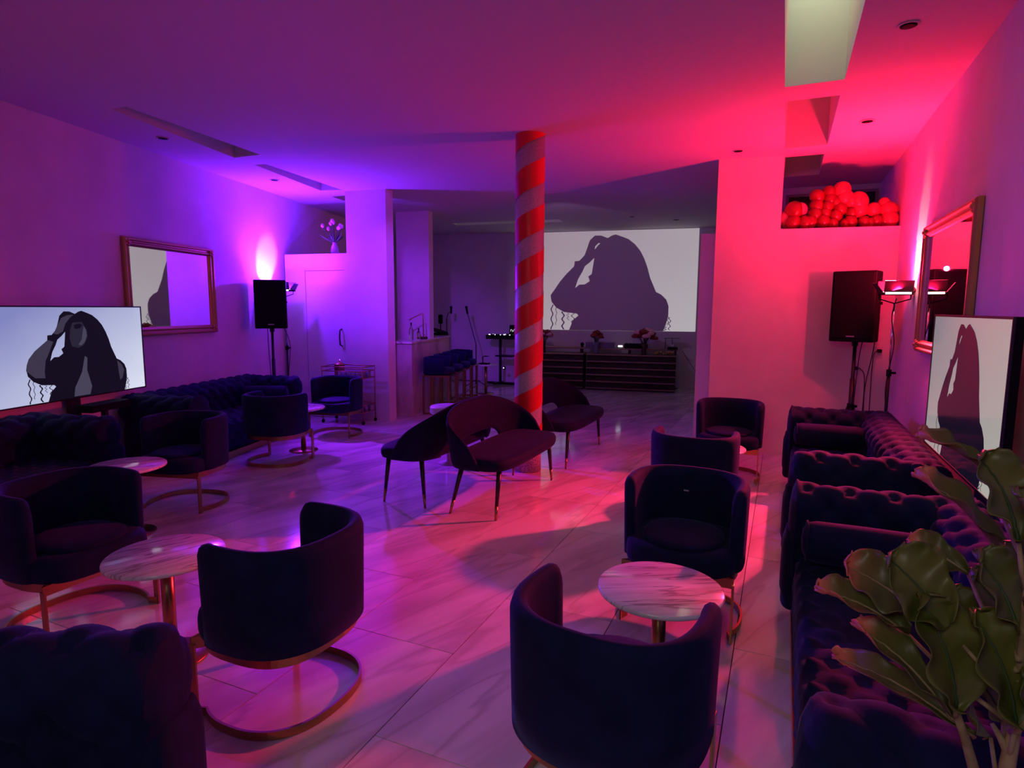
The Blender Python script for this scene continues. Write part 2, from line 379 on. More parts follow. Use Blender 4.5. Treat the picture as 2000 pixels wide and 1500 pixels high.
# outer walls
def wallseg(name, a, b, z0, z1, th, m=M_wall, label=None):
    """wall from a to b in plan, thickness th to the left of a->b"""
    a, b = Vector(a), Vector(b); t = (b - a).normalized(); n = Vector((-t.y, t.x)) * th
    o = build(name, G().prism([a, b, b + n, a + n], z0, z1), m); struct(o, label); return o
wallseg('wall_left', (lw(YF - .2), YF - .2), (lw(13.4), 13.4), 0, CH + .02, .15, label='long white left wall washed purple')
wallseg('wall_right', (RWX, 13.6), (RWX, YF - .2), 0, CH + .02, .15, label='white right wall washed red')
wallseg('wall_back', (-9.0, bky(-9.0)), (1.1, bky(1.1)), 0, CH + .02, .15, label='far back wall with the projected picture')
wallseg('wall_front', (1.2, YF), (-5.0, YF), 0, CH + .02, .15, label='wall behind the viewer')

# right partition: full height pier + lower block with an open ledge above
def rpy(x): return 7.2 + (x + .744) * .15
rp = G()
rp.prism([(-.744, rpy(-.744)), (-.091, rpy(-.091)), (-.091, rpy(-.091) + .24), (-.744, rpy(-.744) + .24)], 0, CH + .01)
rp.prism([(-.091, rpy(-.091)), (RWX, rpy(RWX)), (RWX, rpy(RWX) + 1.8), (-.091, rpy(-.091) + 1.9)], 0, 2.478)
rp.prism([(-.935, 7.49), (-.091, 7.53), (-.091, 9.2), (-.935, 9.2)], 0, 2.485)
o = build('wall_partition_right', rp, M_wall); struct(o, 'right partition pier and low block with an open ledge')
o = build('wall_niche_right', G().prism([(-.935, 9.15), (RWX, 9.30), (RWX, 9.42), (-.935, 9.27)], 2.3, CH + .01), M_wall); struct(o, 'dark wall closing the balloon ledge')
def wpt(x, z, off=0): return (x, 9.15 + (x + .935) * .076 - off, z)
for wi, (xa, xb, za, zb) in enumerate([(-.05, .56, 2.52, 3.13), (.62, 1.0, 2.52, 3.15)]):
    f = G(); t = .035
    for (c, d) in [(((xa + xb) / 2, za), (xb - xa, t)), (((xa + xb) / 2, zb), (xb - xa, t)), ((xa, (za + zb) / 2), (t, zb - za + t)), ((xb, (za + zb) / 2), (t, zb - za + t))]:
        f.box(wpt(c[0], c[1], .01), (d[0], .04, d[1]), rz=.076)
    fo = build('window_%d' % (8 + wi), f, M_greyframe); struct(fo, 'dark window behind the balloons, %s' % ('left' if wi == 0 else 'right'))
    build('pane', G().box(wpt((xa + xb) / 2, (za + zb) / 2, .004), (xb - xa, .012, zb - za), rz=.076), M_dark, fo)

# left partition: door wall with ledge + pier, second pier further back
def lpy(x): return 7.13 + (x + 5.43) * .135
lp = G(); XL = -5.736
xa = -6.76
lp.prism([(XL, lpy(XL)), (-5.115, lpy(-5.115)), (-5.10, lpy(-5.1) + .15), (XL, lpy(XL) + .30)], 0, CH + .01)
DX0, DX1, DZ = -6.430, -5.785, 2.150
lp.prism([(xa, lpy(xa)), (DX0, lpy(DX0)), (DX0, lpy(DX0) + .30), (xa, lpy(xa) + .30)], 0, 2.385)
lp.prism([(DX1, lpy(DX1)), (XL, lpy(XL)), (XL, lpy(XL) + .30), (DX1, lpy(DX1) + .30)], 0, 2.385)
lp.prism([(DX0, lpy(DX0)), (DX1, lpy(DX1)), (DX1, lpy(DX1) + .30), (DX0, lpy(DX0) + .30)], DZ, 2.385)
o = build('wall_partition_left', lp, M_wall); struct(o, 'left partition with flush door, pier and open ledge')
dg = G().prism([(DX0 + .006, lpy(DX0) + .008), (DX1 - .006, lpy(DX1) + .008), (DX1 - .006, lpy(DX1) + .05), (DX0 + .006, lpy(DX0) + .05)], .01, DZ - .006)
d1 = build('door_1', dg, M_door); struct(d1, 'flush white door washed purple')
hp = (DX1 - .07, lpy(DX1 - .07))
build('door_handle', G().tube([(hp[0], hp[1] + .01, 1.06), (hp[0], hp[1] - .035, 1.08), (hp[0], hp[1] - .045, 1.18), (hp[0], hp[1] - .035, 1.29), (hp[0], hp[1] + .01, 1.31)], .011, 8), M_blackm, d1, True)
o = wallseg('wall_pier_back', (-6.16, 8.93), (-5.56, 9.01), 0, CH + .01, .17, label='tall white pier behind the marble bar')

# ------------------------------------------------------------------ recessed ceiling lights
GDL = 'unlit round downlights in the ceiling'
for (x, y, l) in [(.56, 4.316, 'dark round downlight in the red ceiling beside the pale lit recess'), (.563, 6.271, 'round downlight in the brightest red part of the ceiling'),
               (-.527, 6.89, 'dark round downlight just in front of the red pier'), (-5.599, 4.231, 'small downlight beside the nearest left recess'),
               (-6.073, 6.123, 'small downlight beside the second left recess'), (-2.55, 10.9, 'small downlight in the back room ceiling, left of two'), (-1.9, 11.6, 'small downlight in the back room ceiling, right of two')]:
    t = thing('downlight', l, 'ceiling light', (x, y, CH - .002), 0, GDL)
    build('trim_ring', G().lathe([(.058, .001), (.060, -.004), (.050, -.006), (.044, -.002)], n=24), M_outlet if 0 else M_ceil, t, True)
    build('lens', G().lathe([(.044, -.0065), (.02, -.0070), (.001, -.0072)], n=20), M_grille, t, True)

# ------------------------------------------------------------------ screens
OUT = [(0.2987,0.0),(0.3206,0.0997),(0.3518,0.1507),(0.3426,0.1692),(0.2666,0.1856),(0.2204,0.2319),(0.193,0.2919),(0.1871,0.3586),(0.2112,0.4183),(0.2411,0.4974),(0.2783,0.5758),(0.3227,0.6533),(0.3252,0.7027),(0.352,0.7071),(0.3811,0.7619),(0.3951,0.8323),(0.4089,0.9088),(0.4377,0.9561),(0.4742,0.9543),(0.5093,0.9272),(0.5321,0.9515),(0.5535,0.9618),(0.5896,0.9386),(0.6256,0.9117),(0.6619,0.8597),(0.6912,0.7956),(0.7136,0.7193),(0.7327,0.6304),(0.7486,0.5289),(0.7675,0.4526),(0.7827,0.389),(0.8111,0.3634),(0.84,0.3127),(0.853,0.2492),(0.8534,0.1601),(0.8444,0.0833),(0.8283,0.0)]
HOLE = [(0.4367,0.7343),(0.4115,0.6899),(0.3838,0.6517),(0.3717,0.6),(0.3465,0.5222),(0.3302,0.4306),(0.3545,0.4671),(0.3844,0.4668),(0.4137,0.5017),(0.4043,0.5474),(0.4239,0.573),(0.4304,0.6506)]
FING = [(0.4372,0.8178),(0.4405,0.8498),(0.4591,0.881),(0.4693,0.878),(0.4536,0.8531),(0.4451,0.8304)]
ARM = [(0.1847,0.3499),(0.192,0.4123),(0.2054,0.4691),(0.2433,0.5461),(0.3237,0.654),(0.3576,0.6335),(0.3266,0.5191),(0.302,0.4383),(0.2908,0.3224),(0.2922,0.2547),(0.2332,0.2665)]
HAND = [(0.3629,0.7183),(0.3948,0.8178),(0.4196,0.8853),(0.4588,0.9146),(0.4986,0.9181),(0.4736,0.884),(0.4432,0.8243),(0.4225,0.7392),(0.3884,0.708)]
FACE = [(0.4873,0.8313),(0.5496,0.8378),(0.5794,0.7472),(0.581,0.6662),(0.5532,0.579),(0.5172,0.5472),(0.4735,0.5696),(0.4617,0.6583),(0.4699,0.7623)]
EYE = [(0.4943,0.8048),(0.5316,0.8208),(0.5534,0.8021),(0.5345,0.7675),(0.5003,0.7606)]
CHEEK = [(0.560,.790),(.575,.745),(.578,.680),(.560,.610),(.535,.575),(.515,.585),(.540,.640),(.548,.700)]
CHEST = [(0.5524,0.4534),(0.5689,0.4331),(0.5613,0.2893),(0.587,0.1016),(0.5715,0.0118),(0.4619,0.0117),(0.4716,0.1097),(0.5259,0.2777)]
SHO = [(0.7849,0.366),(0.8181,0.3113),(0.8345,0.2408),(0.8163,0.1472),(0.7986,0.1238),(0.791,0.2311)]
def ribbon(pts, w):
    L = []; n = len(pts)
    for i, (u, v) in enumerate(pts):
        L.append((u - w, v))
    for (u, v) in reversed(pts): L.append((u + w, v))
    return L
def strands(seed):
    rnd = random.Random(seed); out = []
    for (u, v0, v1, w, amp) in [(.197, .26, .004, .0035, .006), (.222, .235, .05, .0018, .004), (.262, .19, .004, .0045, .007), (.290, .18, .10, .0022, .006), (.320, .19, .03, .003, .009),
                             (.852, .17, .06, .002, .004), (.862, .14, .01, .0025, .006), (.838, .06, .004, .004, .006)]:
        n = 12; out.append(ribbon([(u + amp * math.sin(i * 1.35 + u * 40) + rnd.uniform(-.001, .001), v0 + (v1 - v0) * i / n) for i in range(n + 1)], w))
    return out
def figure_parts(fn, parent, body, rich):
    def at(k): return lambda u, v: fn(u, v, k)
    b = G(); b.poly(OUT, [HOLE, FING], at(.002))
    for s in strands(3): b.poly(s, [], at(.0021))
    n = build('pictured_woman', b, body, parent, fix=False); n['label'] = 'dark silhouette of a long-haired woman with one arm raised to her head'
    if rich:
        for nm, P, m, k in [('arm', ARM, M_figarm, .003), ('hand', HAND, M_figarm, .003), ('face', FACE, M_figface, .003), ('cheek', CHEEK, M_figlite, .0035), ('eye_shadow', EYE, M_figtv, .0036), ('chest', CHEST, M_figlite, .003), ('shoulder', SHO, M_figarm, .003)]:
            build(nm, G().poly(P, [], at(k)), m, n, fix=False)
        bb = G().poly([(.322, .655), (.330, .712), (.356, .700), (.377, .640), (.352, .618)], [], at(.0038)); build('bracelet', bb, M_figtv, n, fix=False)

# projection on back wall, a glowing sheet in place of projector light (image lower edge 1.17 m, reaches the ceiling)
W0 = Vector((-5.30, bky(-5.30))); Wt = Vector((1, .146)).normalized(); Wn = Vector((Wt.y, -Wt.x))
def pj(u, v, k=0):
    p = W0 + Wt * (3.70 * u) + Wn * (.004 + k); return (p.x, p.y, 1.17 + 2.055 * v)
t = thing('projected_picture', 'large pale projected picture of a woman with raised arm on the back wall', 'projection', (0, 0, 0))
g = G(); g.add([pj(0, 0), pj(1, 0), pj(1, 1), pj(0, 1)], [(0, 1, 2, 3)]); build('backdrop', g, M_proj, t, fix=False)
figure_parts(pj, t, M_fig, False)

def television(label, corner, d, nrm, W, H, zb, mbg, rich, foot):
    """corner = plan xy of picture-left end seen from the room, d = unit picture-right direction, nrm = unit direction to the room"""
    d = Vector(d); nrm = Vector(nrm); c = Vector(corner)
    mid = c + d * W / 2
    t = thing('television', label, 'television', (mid.x, mid.y, 0))
    def fn(u, v, k=0):
        p = c + d * (W * u) + nrm * (.0225 + k) - mid; return (p.x, p.y, zb + H * v)
    ang = math.atan2(d.y, d.x)
    b = .012
    build('case', G().box((0, 0, zb + H / 2), (W + 2 * b, .035, H + 2 * b), rz=ang), M_black, t, bevel=.004)
    fr = G()
    for (x, z, lx, lz) in [(0, zb - b / 2, W + 2 * b, b), (0, zb + H + b / 2, W + 2 * b, b), (-W / 2 - b / 2, zb + H / 2, b, H), (W / 2 + b / 2, zb + H / 2, b, H)]:
        q = d * x + nrm * .022; fr.box((q.x, q.y, z), (lx, .010, lz), rz=ang)
    build('bezel', fr, M_blackm, t)
    pg = G().add([fn(0, 0), fn(1, 0), fn(1, 1), fn(0, 1)], [(0, 1, 2, 3)])
    s = build('screen', pg, mbg, t, fix=False)
    figure_parts(fn, s, M_figtv, False)
    q = -nrm * .05
    q = q + d * foot; st = G().box((q.x, q.y, zb / 2 + .1), (.10, .05, zb + .18), rz=ang); build('stand_post', st, M_blackm, t)
    build('stand_base', G().box((q.x + nrm.x * .05, q.y + nrm.y * .05, .012), (.34, .26, .024), rz=ang), M_blackm, t, bevel=.004)
    if rich:
        for nm, P, m, k in [('arm', ARM, M_figarm, .003), ('hand', HAND, M_figarm, .003), ('face', FACE, M_figface, .003), ('cheek', CHEEK, M_figlite, .0035), ('eye_shadow', EYE, M_figtv, .0036), ('chest', CHEST, M_figlite, .003), ('shoulder', SHO, M_figarm, .003)]:
            build(nm, G().poly(P, [], lambda u, v, k=k: fn(u, v, k)), m, s, fix=False)
    return t, mid, ang
ND = (.967, .2545)
cL = Vector((-5.985, 4.125)) - LWd * 1.56 + Vector(ND) * .0
tvL, mL, aL = television('wide television on the left wall showing a long-haired woman on a cool blue backdrop', cL, LWd, ND, 1.56, .80, .805, M_tvl, True, 0)
tvR, mR, aR = television('television at the right wall showing a woman silhouette on a pale backdrop', (.93, 4.80), (0, -1), (-1, 0), 1.50, .83, .745, M_tvr, False, .30)
# shelf with soundbar like box under the left television
sb = thing('media_box', 'flat black media box under the left television', 'speaker', (*(onleft(-1.72, .42)), 0))
build('case', G().box((0, 0, .80 - .06), (.42, .16, .065), rz=aL), M_black, sb, bevel=.006)
build('support', G().box((0, 0, .355), (.04, .04, .71), rz=aL), M_blackm, sb)
build('support_base', G().box((0, 0, .01), (.36, .2, .02), rz=aL), M_blackm, sb)

# ------------------------------------------------------------------ mirrors
def mirror(label, origin, d, nrm, W, H, zb, fw, tilt=0):
    d = Vector((*d, 0)); n = Vector((*nrm, 0)); o3 = Vector((*origin, zb)); up = Vector((0, 0, 1))
    t = thing('wall_mirror', label, 'mirror', (origin[0], origin[1], zb))
    prof = [(0, 0), (0, .030), (.012, .044), (.024, .044), (.034, .030), (.046, .026), (.058, .036), (.068, .036), (.080, .020), (fw, .012), (fw, 0)]
    def side(a, b, inn):   # a,b corners (u,v), inn inward direction
        L = []
        for (pt, s) in ((a, 1), (b, -1)):
            row = []
            for (w_, h_) in prof:
                u = pt[0] + inn[0] * w_ + (s * w_ if inn[1] else 0); v = pt[1] + inn[1] * w_ + (s * w_ if inn[0] else 0)
                row.append(d * u + up * v + n * h_)
            L.append(row)
        return G().grid(L)
    names = [('frame_rail', side((0, 0), (W, 0), (0, 1))), ('frame_rail', side((0, H), (W, H), (0, -1))), ('frame_stile', side((0, 0), (0, H), (1, 0))), ('frame_stile', side((W, 0), (W, H), (-1, 0)))]
    for nm, g in names: build(nm, g, M_gold, t, fix=False)
    # carved corner and centre ornaments
    for (u, v) in [(.05, .05), (W - .05, .05), (.05, H - .05), (W - .05, H - .05)]:
        og = G(); c = d * u + up * v + n * .03
        for k in range(5):
            a = k * 2 * PI / 5; og.ball(c + d * .026 * math.cos(a) + up * .026 * math.sin(a), .020, 8, 6)
        og.ball(c + n * .012, .018, 8, 6)
        build('corner_ornament', og, M_gold, t, True)
    i = fw - .004
    gl = G().add([d * i + up * i + n * .010, d * (W - i) + up * i + n * .010, d * (W - i) + up * (H - i) + n * .010, d * i + up * (H - i) + n * .010], [(0, 1, 2, 3)])
    build('glass', gl, M_mirror, t, fix=False)
    bk = G().add([d * .01 + up * .01 + n * .002, d * (W - .01) + up * .01 + n * .002, d * (W - .01) + up * (H - .01) + n * .002, d * .01 + up * (H - .01) + n * .002], [(0, 1, 2, 3)])
    build('backing', bk, M_wood, t, fix=False)
    return t
mirror('gilt framed mirror on the left wall above the television', (-6.082 + .008, 4.055), LWd, ND, 1.40, 1.0, 1.31, .09)
mirror('gilt framed mirror on the red-lit right wall', (RWX - .004, 4.485), (0, 1), (-1, 0), 1.50, 1.0, 1.285, .09)

# ------------------------------------------------------------------ candy striped column
cx, cy, cr = -2.283, 5.535, .138
t = thing('column', 'round column wrapped in red and glittering white candy stripes', 'column', (cx, cy, 0))
build('shaft', G().lathe([(cr - .006, 0), (cr - .006, .30)], n=40), M_stone, t, True)
build('white_wrap', G().lathe([(cr - .001, .27), (cr, .272), (cr, CH)], n=48), M_white, t, True)
P_ = .425
rd = []
NA = 36
turns = 8
bands = 0
za = .10
k0 = 0
# visible side bands: one continuous ribbon, cut into one piece per turn
phase = -.62
for q in range(9):
    rows = []
    for i in range(NA + 1):
        a = 2 * PI * i / NA
        # ribbon rises towards the right as seen from the room
        zc = .28 + q * P_ + P_ * i / NA - .18
        lo, hi = max(.27, zc - .115), min(CH - .001, zc + .115)
        if hi <= lo: lo = hi = min(max(zc, .27), CH - .001)
        aa = a + phase * 2 * PI
        rr_ = cr + .0035
        rows.append([(rr_ * math.cos(aa), rr_ * math.sin(aa), lo), (rr_ * math.cos(aa), rr_ * math.sin(aa), hi)])
    if all(abs(r[0][2] - r[1][2]) < 1e-6 for r in rows): continue
    b = build('red_ribbon', G().grid(rows), M_red, t, True, fix=False)

# ------------------------------------------------------------------ tub chairs
def sq(a, b, th, e=2.6):
    c, s_ = math.cos(th), math.sin(th)
    return (a * math.copysign(abs(c) ** (2 / e), c), b * math.copysign(abs(s_) ** (2 / e), s_))
def arc(a, b, th0, th1, n, e=2.6): return [sq(a, b, th0 + (th1 - th0) * i / n, e) for i in range(n + 1)]
def tub_chair(label, loc, rz, group):
    t = thing('tub_chair', label, 'chair', loc, rz, group)
    # shell: wraps from the right arm tip round the back to the left arm tip
    path = arc(.272, .268, D(24), D(-204), 44); n = len(path)
    th, zb, zt, r = .062, .325, .732, .055
    cum = [0]
    for i in range(1, n): cum.append(cum[-1] + (Vector(path[i]) - Vector(path[i - 1])).length)
    rows = []
    for i in range(n):
        a = Vector(path[max(i - 1, 0)]); b = Vector(path[min(i + 1, n - 1)]); tt = (b - a).normalized(); nn = Vector((-tt.y, tt.x)) * -1
        dd = min(cum[i], cum[-1] - cum[i]); k = 1 - math.sqrt(max(0, 1 - (1 - min(dd / r, 1)) ** 2))
        top = zt - k * r * .9; h = th / 2 * (1 - .55 * k)
        row = []
        for (o_, z) in [(-h, zb), (h, zb), (h * 1.02, zb + .10), (h * 1.03, top - .10), (h, top - .035), (h * .72, top - .010), (h * .25, top), (-h * .25, top), (-h * .72, top - .010), (-h, top - .035), (-h * 1.03, top - .10), (-h * 1.02, zb + .10)]:
            lean = 1 + .03 * (z - zb) / .40
            p = (Vector(path[i]) * lean) + nn * o_; row.append((p.x, p.y, z))
        rows.append(row)
    g = G().grid(rows, closev=True); m = len(rows[0]); o = len(g.v) - n * m
    g.f += [tuple(range(o, o + m)), tuple(range(o + n * m - 1, o + n * m - m - 1, -1))]; g.m += [0, 0]
    build('backrest', g, M_velvet, t, True)
    # seat base with rounded front that stands proud of the arms
    def ring(sc_, z, e=3.2):
        out = []
        for k in range(48):
            a = 2 * PI * k / 48; x, y = sq(.282, .268, a, e)
            out.append((x * sc_, (y if y < 0 else y * 1.03) * sc_ + .005, z))
        return out
    g = G().grid([ring(.93, .315), ring(.985, .325), ring(1.0, .35), ring(1.0, .39), ring(.985, .415), ring(.94, .430), ring(.80, .437), ring(.5, .439), ring(.02, .44)], closev=True)
    build('seat', g, M_velvet, t, True)
    def ring2(sc_, z):
        return [(sq(.205, .215, 2 * PI * k / 40, 2.3)[0] * sc_, sq(.205, .215, 2 * PI * k / 40, 2.3)[1] * sc_ + .035, z) for k in range(40)]
    g = G().grid([ring2(.96, .432), ring2(1.0, .442), ring2(.99, .454), ring2(.9, .464), ring2(.65, .471), ring2(.3, .474), ring2(.02, .475)], closev=True)
    build('seat_cushion', g, M_velvet, t, True)
    # brass band, legs and horseshoe floor bar
    bp = arc(.272, .262, D(50), D(-230), 44, 2.8)
    bp = [(.272, .215)] + [p for p in bp if p[1] < .19] + [(-.272, .215)]
    build('seat_band', G().strip(bp, .278, .326, .008).box((0, .215, .302), (.55, .008, .048)), M_brass, t)
    for s_ in (-1, 1): build('leg', G().box((s_ * .272, .213, .150), (.010, .036, .30)), M_brass, t, bevel=.0015)
    rp_ = arc(.298, .275, D(40), D(-220), 44, 2.4); rp_ = [(.272, .215)] + [p for p in rp_ if p[1] < .17] + [(-.272, .215)]
    build('floor_bar', G().strip(rp_, .002, .036, .010), M_brass, t)
    return t
GC = 'navy velvet tub chairs on brass horseshoe frames'
ch = tub_chair('navy tub chair in the right foreground, its back to the viewer, before the veined table', (-.435, 1.78, 0), D(-7), GC)
for (x, y, rz, l) in [(-.42, 3.20, 178, 'navy tub chair facing the viewer across the veined marble table on the right'),
                      (-.55, 4.56, 0, 'navy tub chair seen from behind, just beyond the one facing the veined table'),
                      (-.43, 6.16, 181, 'farthest navy tub chair on the right, in front of the red pier'),
                      (-1.84, 1.81, 90, 'navy tub chair left of centre foreground with its back turned, full floor bar visible'),
                      (-3.27, 1.83, -90, 'very dark tub chair at the left edge facing right toward a round table'),
                      (-4.43, 3.37, 194.7, 'navy tub chair beside the small left table, in front of the tufted sofa arm'),
                      (-4.80, 4.74, 8.8, 'navy tub chair with its back to the viewer by the far left sofa'),
                      (-5.18, 6.13, 191.5, 'farthest navy tub chair on the left, next to the brass bar cart')]:
    c_ = dup(ch, (x, y, 0), D(rz), l)
    if abs(y - 3.20) < .001:
        build('care_tag', G().box((.04, -.238, .60), (.028, .004, .007)), M_outlet, c_)['label'] = 'tiny pale tag on the inner back'

# ------------------------------------------------------------------ round tables
def round_table(label, loc, group, r=.25, h=.50, rz=0):
    t = thing('side_table', label, 'table', loc, rz, group)
    build('table_top', G().lathe([(r - .012, h - .022), (r - .002, h - .018), (r, h - .010), (r - .002, h - .003), (r - .006, h)], n=56), M_marble, t, True)
    build('pedestal', G().lathe([(.028, .010), (.028, h - .03)], n=24), M_brass, t, True)
    build('base', G().lathe([(.155, 0), (.157, .004), (.155, .009), (.03, .014)], n=48), M_brass, t, True)
    build('mounting_plate', G().lathe([(.10, h - .032), (.10, h - .021)], n=32), M_brass, t, True)
    return t
GT = 'round marble tables on brass pedestals'
rt = round_table('round white marble table with dark grey veins between two chairs on the right', (-.40, 2.385, 0), GT, rz=.5)
dup(rt, (-.47, 5.12, 0), .3, 'round marble table almost hidden between the two far right tub chairs')
dup(rt, (-2.51, 1.78, 0), 1.2, 'round pinkish marble table on the left between two foreground tub chairs')
dup(rt, (-4.20, 2.735, 0), .8, 'small marble table behind the dark left tub chair, with a bright streak of reflected light')
dup(rt, (-4.92, 5.235, 0), 2.0, 'round marble table by the far left sofa between two tub chairs')
t = thing('drum_table', 'small white drum-topped side table behind the left bench', 'table', (-3.13, 5.42, 0))
build('table_top', G().lathe([(.170, .53), (.188, .54), (.190, .55), (.190, .60), (.186, .61)], n=40), M_outlet, t, True)
build('pedestal', G().lathe([(.11, 0), (.11, .012), (.030, .03), (.026, .3), (.030, .53)], n=24), M_outlet, t, True)
round_table('small round table in the back room with a dark stand on top', (-5.14, 10.33, 0), 'x', r=.24, h=.565)['group'] = 'round marble tables on brass pedestals'
t = thing('desk_stand', 'small dark bracket stand on the back room table', 'stand', (-5.16, 10.31, .566))
build('base', G().box((0, 0, .012), (.18, .14, .022)), M_black, t, bevel=.004)
build('arm', G().tube([(-.03, 0, .02), (-.04, 0, .13), (-.01, 0, .15), (.05, 0, .15)], .009, 8), M_black, t, True)
build('cradle', G().box((.05, 0, .155), (.07, .03, .012)), M_black, t)

# ------------------------------------------------------------------ chesterfield sofas
def tuftf(s_, t_, ps=.075, pt=.075):
    p = (s_ / ps + t_ / pt) / 2; q = (s_ / ps - t_ / pt) / 2
    a = abs(math.sin(PI * p)); b = abs(math.sin(PI * q))
    dp, dq = p - round(p), q - round(q); dist = math.hypot((dp + dq) * ps, (dp - dq) * pt)
    return .55 * math.sqrt(a * b) + .45 * (1 - math.exp(-(dist / .022) ** 2))
def sweep_tuft(prof, t0, t1, axis, amp, nT, w=None, ps=.075, pt=.075, s_off=0, close_ends=True, bulge=.03):
    """prof: list of 2d points (a,z) ; extruded along axis 'X' or 'Y' from t0 to t1; displaced along section normal"""
    n = len(prof); cum = [0]
    for i in range(1, n): cum.append(cum[-1] + math.hypot(prof[i][0] - prof[i - 1][0], prof[i][1] - prof[i - 1][1]))
    nor = []
    for i in range(n):
        a, b = prof[max(i - 1, 0)], prof[min(i + 1, n - 1)]; dx, dz = b[0] - a[0], b[1] - a[1]; l = math.hypot(dx, dz) or 1
        nor.append((-dz / l, dx / l))
    P = []
    for j in range(nT + 1):
        t_ = t0 + (t1 - t0) * j / nT; row = []
        e = min(abs(t_ - t0), abs(t1 - t_)); ek = math.sqrt(max(0, 1 - (1 - min(e / .035, 1)) ** 2))
        for i in range(n):
            ww = w(cum[i], cum[-1]) if w else 1
            d = amp * ww * (tuftf(cum[i] + s_off, t_, ps, pt) - .4) - .018 * (1 - ek)
            a = prof[i][0] + nor[i][0] * d; z = prof[i][1] + nor[i][1] * d
            row.append((a, t_, z) if axis == 'Y' else (t_, a, z))
        P.append(row)
    g = G().grid(P)
    if close_ends:
        ca = sum(p[0] for p in prof) / n; cz = sum(p[1] for p in prof) / n
        for (row, tt, sg) in ((P[0], t0, -1), (P[-1], t1, 1)):
            rings = [row]
            for k, bl in ((.8, .6), (.5, .9), (.02, 1)):
                rr = []
                for p in row:
                    a, z = (p[0], p[2]) if axis == 'Y' else (p[1], p[2]); a = ca + (a - ca) * k; z = cz + (z - cz) * k
                    rr.append((a, tt + sg * bulge * bl, z) if axis == 'Y' else (tt + sg * bulge * bl, a, z))
                rings.append(rr)
            g.grid(rings, closev=True)
    return g
def sofa(label, loc, rz, group, HL=.95):
    """front faces -Y, back at +Y (depth .90), arm roll centres at x=+-HL"""
    t = thing('tufted_sofa', label, 'sofa', loc, rz, group)
    def roll(sign, inner, bot, R=.125, cz=.595, zout=.09, side=.085):
        pr = []
        for i in range(10): pr.append((-R * .86, bot + (cz - .03 - bot) * i / 10))
        for i in range(25):
            a = D(180 + 8) - D(248) * i / 24; pr.append((R * math.cos(a), cz + R * math.sin(a)))
        x1, z1 = pr[-1]
        for i in range(1, 13): pr.append((x1 + (side - x1) * min(1, i / 3), z1 + (zout - z1) * i / 12))
        return [(sign * a, z) for a, z in pr]
    fade = lambda s_, L: max(.12, min(1, (L - s_ - .40) / .10))
    for sg in (-1, 1):
        pr = [(a + sg * HL, z) for a, z in roll(sg, 0, .30)]
        if sg > 0: pass
        g = sweep_tuft(pr, .045, .80, 'Y', .044 * (1 if sg > 0 else -1), 46, fade, ps=.092, pt=.094)
        build('armrest', g, M_velvet, t, True)
        rows = []
        for i in range(17):
            ph_ = -PI / 2 + PI * i / 16; rw = []
            zz = .30 + .215 * math.copysign(abs(math.sin(ph_)) ** .45, math.sin(ph_)); k = abs(math.cos(ph_)) ** .4 if 0 < i < 16 else .02
            rip = 1 + .07 * math.cos(zz * 2 * PI / .105)
            for q_ in range(28):
                x_, y_ = sq(.128, .062, 2 * PI * q_ / 28, 3.0); rw.append((sg * HL + x_ * k, .055 + y_ * k * rip, zz))
            rows.append(rw)
        build('arm_front', G().grid(rows, closev=True), M_velvet, t, True)
    bp = [(a * 1 + .74, z) for a, z in roll(1, 0, .30, .13, .60)]
    g = sweep_tuft(bp, -HL - .10, HL + .10, 'X', .040, 120, fade, ps=.085, pt=.085); build('backrest', g, M_velvet, t, True)
    # seat: tufted top and rolled front edge
    sp = [(.08, .10)] + [(.05, .12 + .02 * i) for i in range(0, 11)] + [(.05 + .05 * (1 - math.cos(D(a))), .34 + .06 * math.sin(D(a))) for a in (20, 45, 70, 90)] + [(.11 + .04 * i, .405) for i in range(1, 14)]
    g = sweep_tuft(sp, -HL + .09, HL - .09, 'X', -.042, 110, lambda s_, L: 1 if s_ > .30 else .3, close_ends=False, ps=.082, pt=.078); build('seat', g, M_velvet, t, True)
    build('frame', G().box((0, .44, .20), (2 * HL + .10, .74, .24)), M_velvet, t)
    build('plinth', G().box((0, .45, .040), (2 * HL + .08, .80, .07)), M_brass, t, bevel=.003)
    return t
GS = 'navy velvet button-tufted sofas'
# right wall: front faces -X  (rz = -90)
XR = .06
s1 = sofa('navy tufted sofa at the right, nearest, partly behind the fig plant', (XR, 2.40, 0), D(-90), GS)
dup(s1, (XR, 5.10, 0), D(-90), 'navy tufted sofa at the right, farther one below the gilt mirror')
def sofa_left(s_, off=.95): p = onleft(s_, off); return (p.x, p.y, 0)
aw = math.atan2(LWd.y, LWd.x)          # along-wall angle
dup(s1, sofa_left(-.10, .90), aw, 'navy tufted sofa at the left wall, farther one by the loudspeaker')
dup(s1, sofa_left(-3.12, .92), aw, 'navy tufted sofa at the left wall below the television')
# foreground sofa bottom left: its far arm end shows
uf = Vector((.89, .456)); al = Vector((.456, -.89))
pc = Vector((-1.455, 1.075)) + al * (.95 + .02)
dup(s1, (pc.x + uf.x * .0, pc.y + uf.y * .0, 0), math.atan2(uf.y, uf.x) + PI / 2, 'dark tufted sofa arm in the bottom left corner, closest to the viewer')

